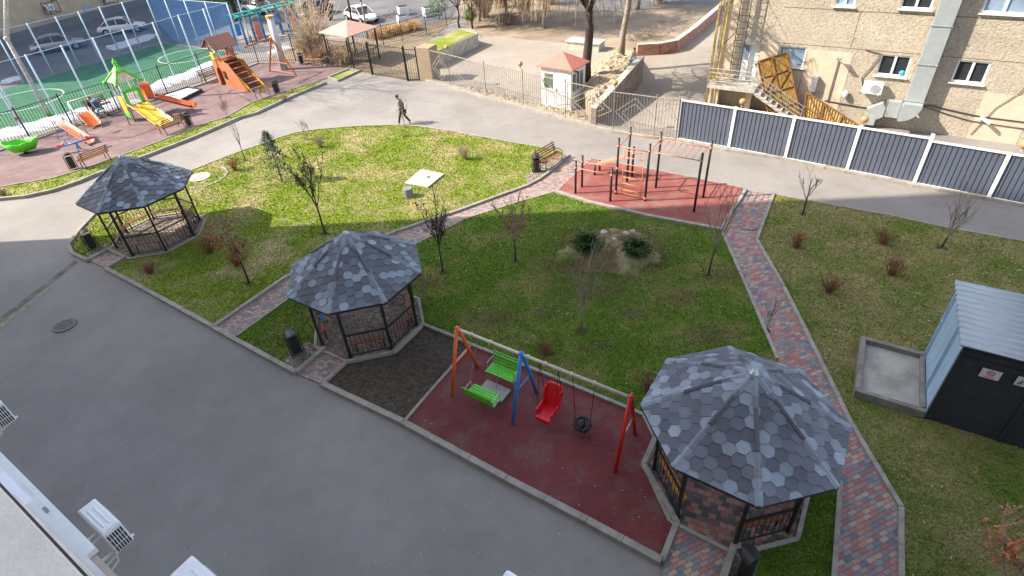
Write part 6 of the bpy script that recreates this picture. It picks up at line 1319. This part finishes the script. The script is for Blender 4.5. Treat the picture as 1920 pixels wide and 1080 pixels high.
def person(loc, ang, lb, J, jm, tm, hm='hair_dark', bag=False):
    r = empty('person', loc, ang, lb, 'person')
    P = J; k = {n_: i for i, n_ in enumerate(P)}; V = [P[n_] for n_ in P]
    rad = dict(pel=.10, chest=.125, neck=.05, head=.085, crown=.075)
    def rd(n_): return rad.get(n_, {'hip': .075, 'kne': .05, 'ank': .034, 'toe': .03, 'sho': .05, 'elb': .036, 'wri': .024, 'han': .028}.get(n_[:3], .04))
    E_ = [('pel', 'chest'), ('chest', 'neck'), ('neck', 'head'), ('head', 'crown')]+[(a+s, b+s) for s in 'LR' for a, b in (('hip', 'kne'), ('kne', 'ank'), ('ank', 'toe'), ('sho', 'elb'), ('elb', 'wri'), ('wri', 'han'))]+[('pel', 'hipL'), ('pel', 'hipR'), ('chest', 'shoL'), ('chest', 'shoR')]
    skin('body', [(*P[n_], rd(n_)) for n_ in P], [(k[a], k[b]) for a, b in E_], 'skin_tone', r)
    C_ = ['pel', 'chest', 'neck', 'shoL', 'elbL', 'wriL', 'shoR', 'elbR', 'wriR']; kk = {n_: i for i, n_ in enumerate(C_)}
    rj = dict(pel=.155, chest=.165, neck=.075); skin('jacket', [(*P[n_], rj.get(n_, rd(n_)+.022)) for n_ in C_], [(kk[a], kk[b]) for a, b in (('pel', 'chest'), ('chest', 'neck'), ('chest', 'shoL'), ('shoL', 'elbL'), ('elbL', 'wriL'), ('chest', 'shoR'), ('shoR', 'elbR'), ('elbR', 'wriR'))], jm, r)
    C_ = ['pel', 'hipL', 'kneL', 'ankL', 'hipR', 'kneR', 'ankR']; kk = {n_: i for i, n_ in enumerate(C_)}
    skin('trousers', [(*P[n_], .13 if n_ == 'pel' else rd(n_)+.024) for n_ in C_], [(kk[a], kk[b]) for a, b in (('pel', 'hipL'), ('hipL', 'kneL'), ('kneL', 'ankL'), ('pel', 'hipR'), ('hipR', 'kneR'), ('kneR', 'ankR'))], tm, r)
    for s in 'LR': a = Vector(P['ank'+s]); b = Vector(P['toe'+s]); skin('shoe', [(a.x-.03, a.y, a.z-.03, .045), (b.x, b.y, b.z, .036)], [(0, 1)], 'hair_dark', r, 1)
    h = Vector(P['crown']); m = MB(); m.ball((h.x-.02, h.y, h.z+.0), .098, 12, (1.05, .9, .9)); m.build('hair', hm, r, True)
    hd = Vector(P['head']); m = MB(); m.tube([(hd.x+.075, 0, hd.z+.02), (hd.x+.105, 0, hd.z-.02)], [.01, .016], 6); 
    m.build('nose', 'skin_tone', r, True)
    for s in (-1, 1): m = MB(); m.ball((hd.x+.082, s*.03, hd.z+.03), .012, 6); m.build('eye', 'hair_dark', r)
    if bag:
        q = Vector(P['hanR']); m = MB(); m.box((q.x-.03, q.y-.05, q.z-.16), (.30, .1, .24)); b_ = m.build('shoulder_bag', 'trousers_dark', r, bev=.02); MB().tube([(q.x-.12, q.y-.05, q.z-.05), (q.x-.03, q.y-.04, q.z+.02), (q.x+.06, q.y-.05, q.z-.05)], .01, 5).build('handle', 'hair_dark', b_)
    return r
WALK = dict(pel=(0, 0, .95), chest=(.07, 0, 1.30), neck=(.12, 0, 1.47), head=(.17, 0, 1.58), crown=(.18, 0, 1.66), hipL=(0, .09, .90), kneL=(.16, .09, .50), ankL=(.27, .09, .09), toeL=(.40, .10, .04), hipR=(0, -.09, .90), kneR=(-.10, -.09, .48), ankR=(-.36, -.09, .13), toeR=(-.26, -.10, .04),
            shoL=(.06, .19, 1.38), elbL=(-.03, .24, 1.13), wriL=(.12, .22, .92), hanL=(.16, .21, .86), shoR=(.06, -.19, 1.38), elbR=(-.06, -.24, 1.12), wriR=(.0, -.24, .88), hanR=(.02, -.24, .82))
p = at(758, 233); person((p.x, p.y, 0), R(172), 'person in patterned grey jacket walking left across the driveway with a dark bag', WALK, 'jacket_grey', 'trousers_dark', bag=True)
SIT = dict(pel=(0, 0, .50), chest=(.04, 0, .85), neck=(.08, 0, 1.02), head=(.12, 0, 1.13), crown=(.12, 0, 1.21), hipL=(.06, .1, .50), kneL=(.45, .13, .52), ankL=(.50, .13, .09), toeL=(.63, .14, .04), hipR=(.06, -.1, .50), kneR=(.45, -.13, .52), ankR=(.46, -.13, .09), toeR=(.6, -.14, .04),
           shoL=(.04, .19, .93), elbL=(.14, .22, .68), wriL=(.36, .12, .62), hanL=(.42, .1, .60), shoR=(.04, -.19, .93), elbR=(.14, -.22, .68), wriR=(.36, -.12, .62), hanR=(.42, -.1, .60))
p = at(183, 216); person((p.x, p.y, .0), R(-55), 'seated person in dark navy jacket and dark trousers on the bench by the snow bank', SIT, 'jacket_navy', 'trousers_dark')
p = at(1186, 122, 1.0); sc_ = person((p.x, p.y, 1.0), R(-60), 'small seated person in pale top on the end of the terrace wall', SIT, 'coat_pale', 'jeans_blue'); sc_.scale = (.85,)*3
p = at(195, 219); r = empty('pushchair', (p.x, p.y, .04), R(-40), 'blue-grey pushchair standing beside the seated person', 'pushchair')
MB().box((0, 0, .52), (.5, .4, .1)).build('seat', M('pram_blue', (.12, .18, .28), .8), r, bev=.03); m = MB(); m.box((-.22, 0, .8), (.1, .4, .55), m=Matrix.Rotation(R(-18), 3, 'Y')); m.build('backrest', 'pram_blue', r, bev=.03)
m = MB(); m.lathe([(.30, 0), (.26, .14), (.1, .22)], (-.1, 0, .95), 12); m.build('hood', 'pram_blue', r, True)
for s in (-1, 1):
    MB().tube([(-.5, s*.2, 1.0), (.3, s*.2, .12)], .014, 6).build('frame_tube', 'galv', r)
    for x in (-.28, .32): m = MB(); m.lathe([(.12, -.02), (.12, .02)], n=14); m.v = [(x+a_, s*.22+c_, .12+b_) for a_, b_, c_ in m.v]; m.build('wheel', 'black_rubber', r)
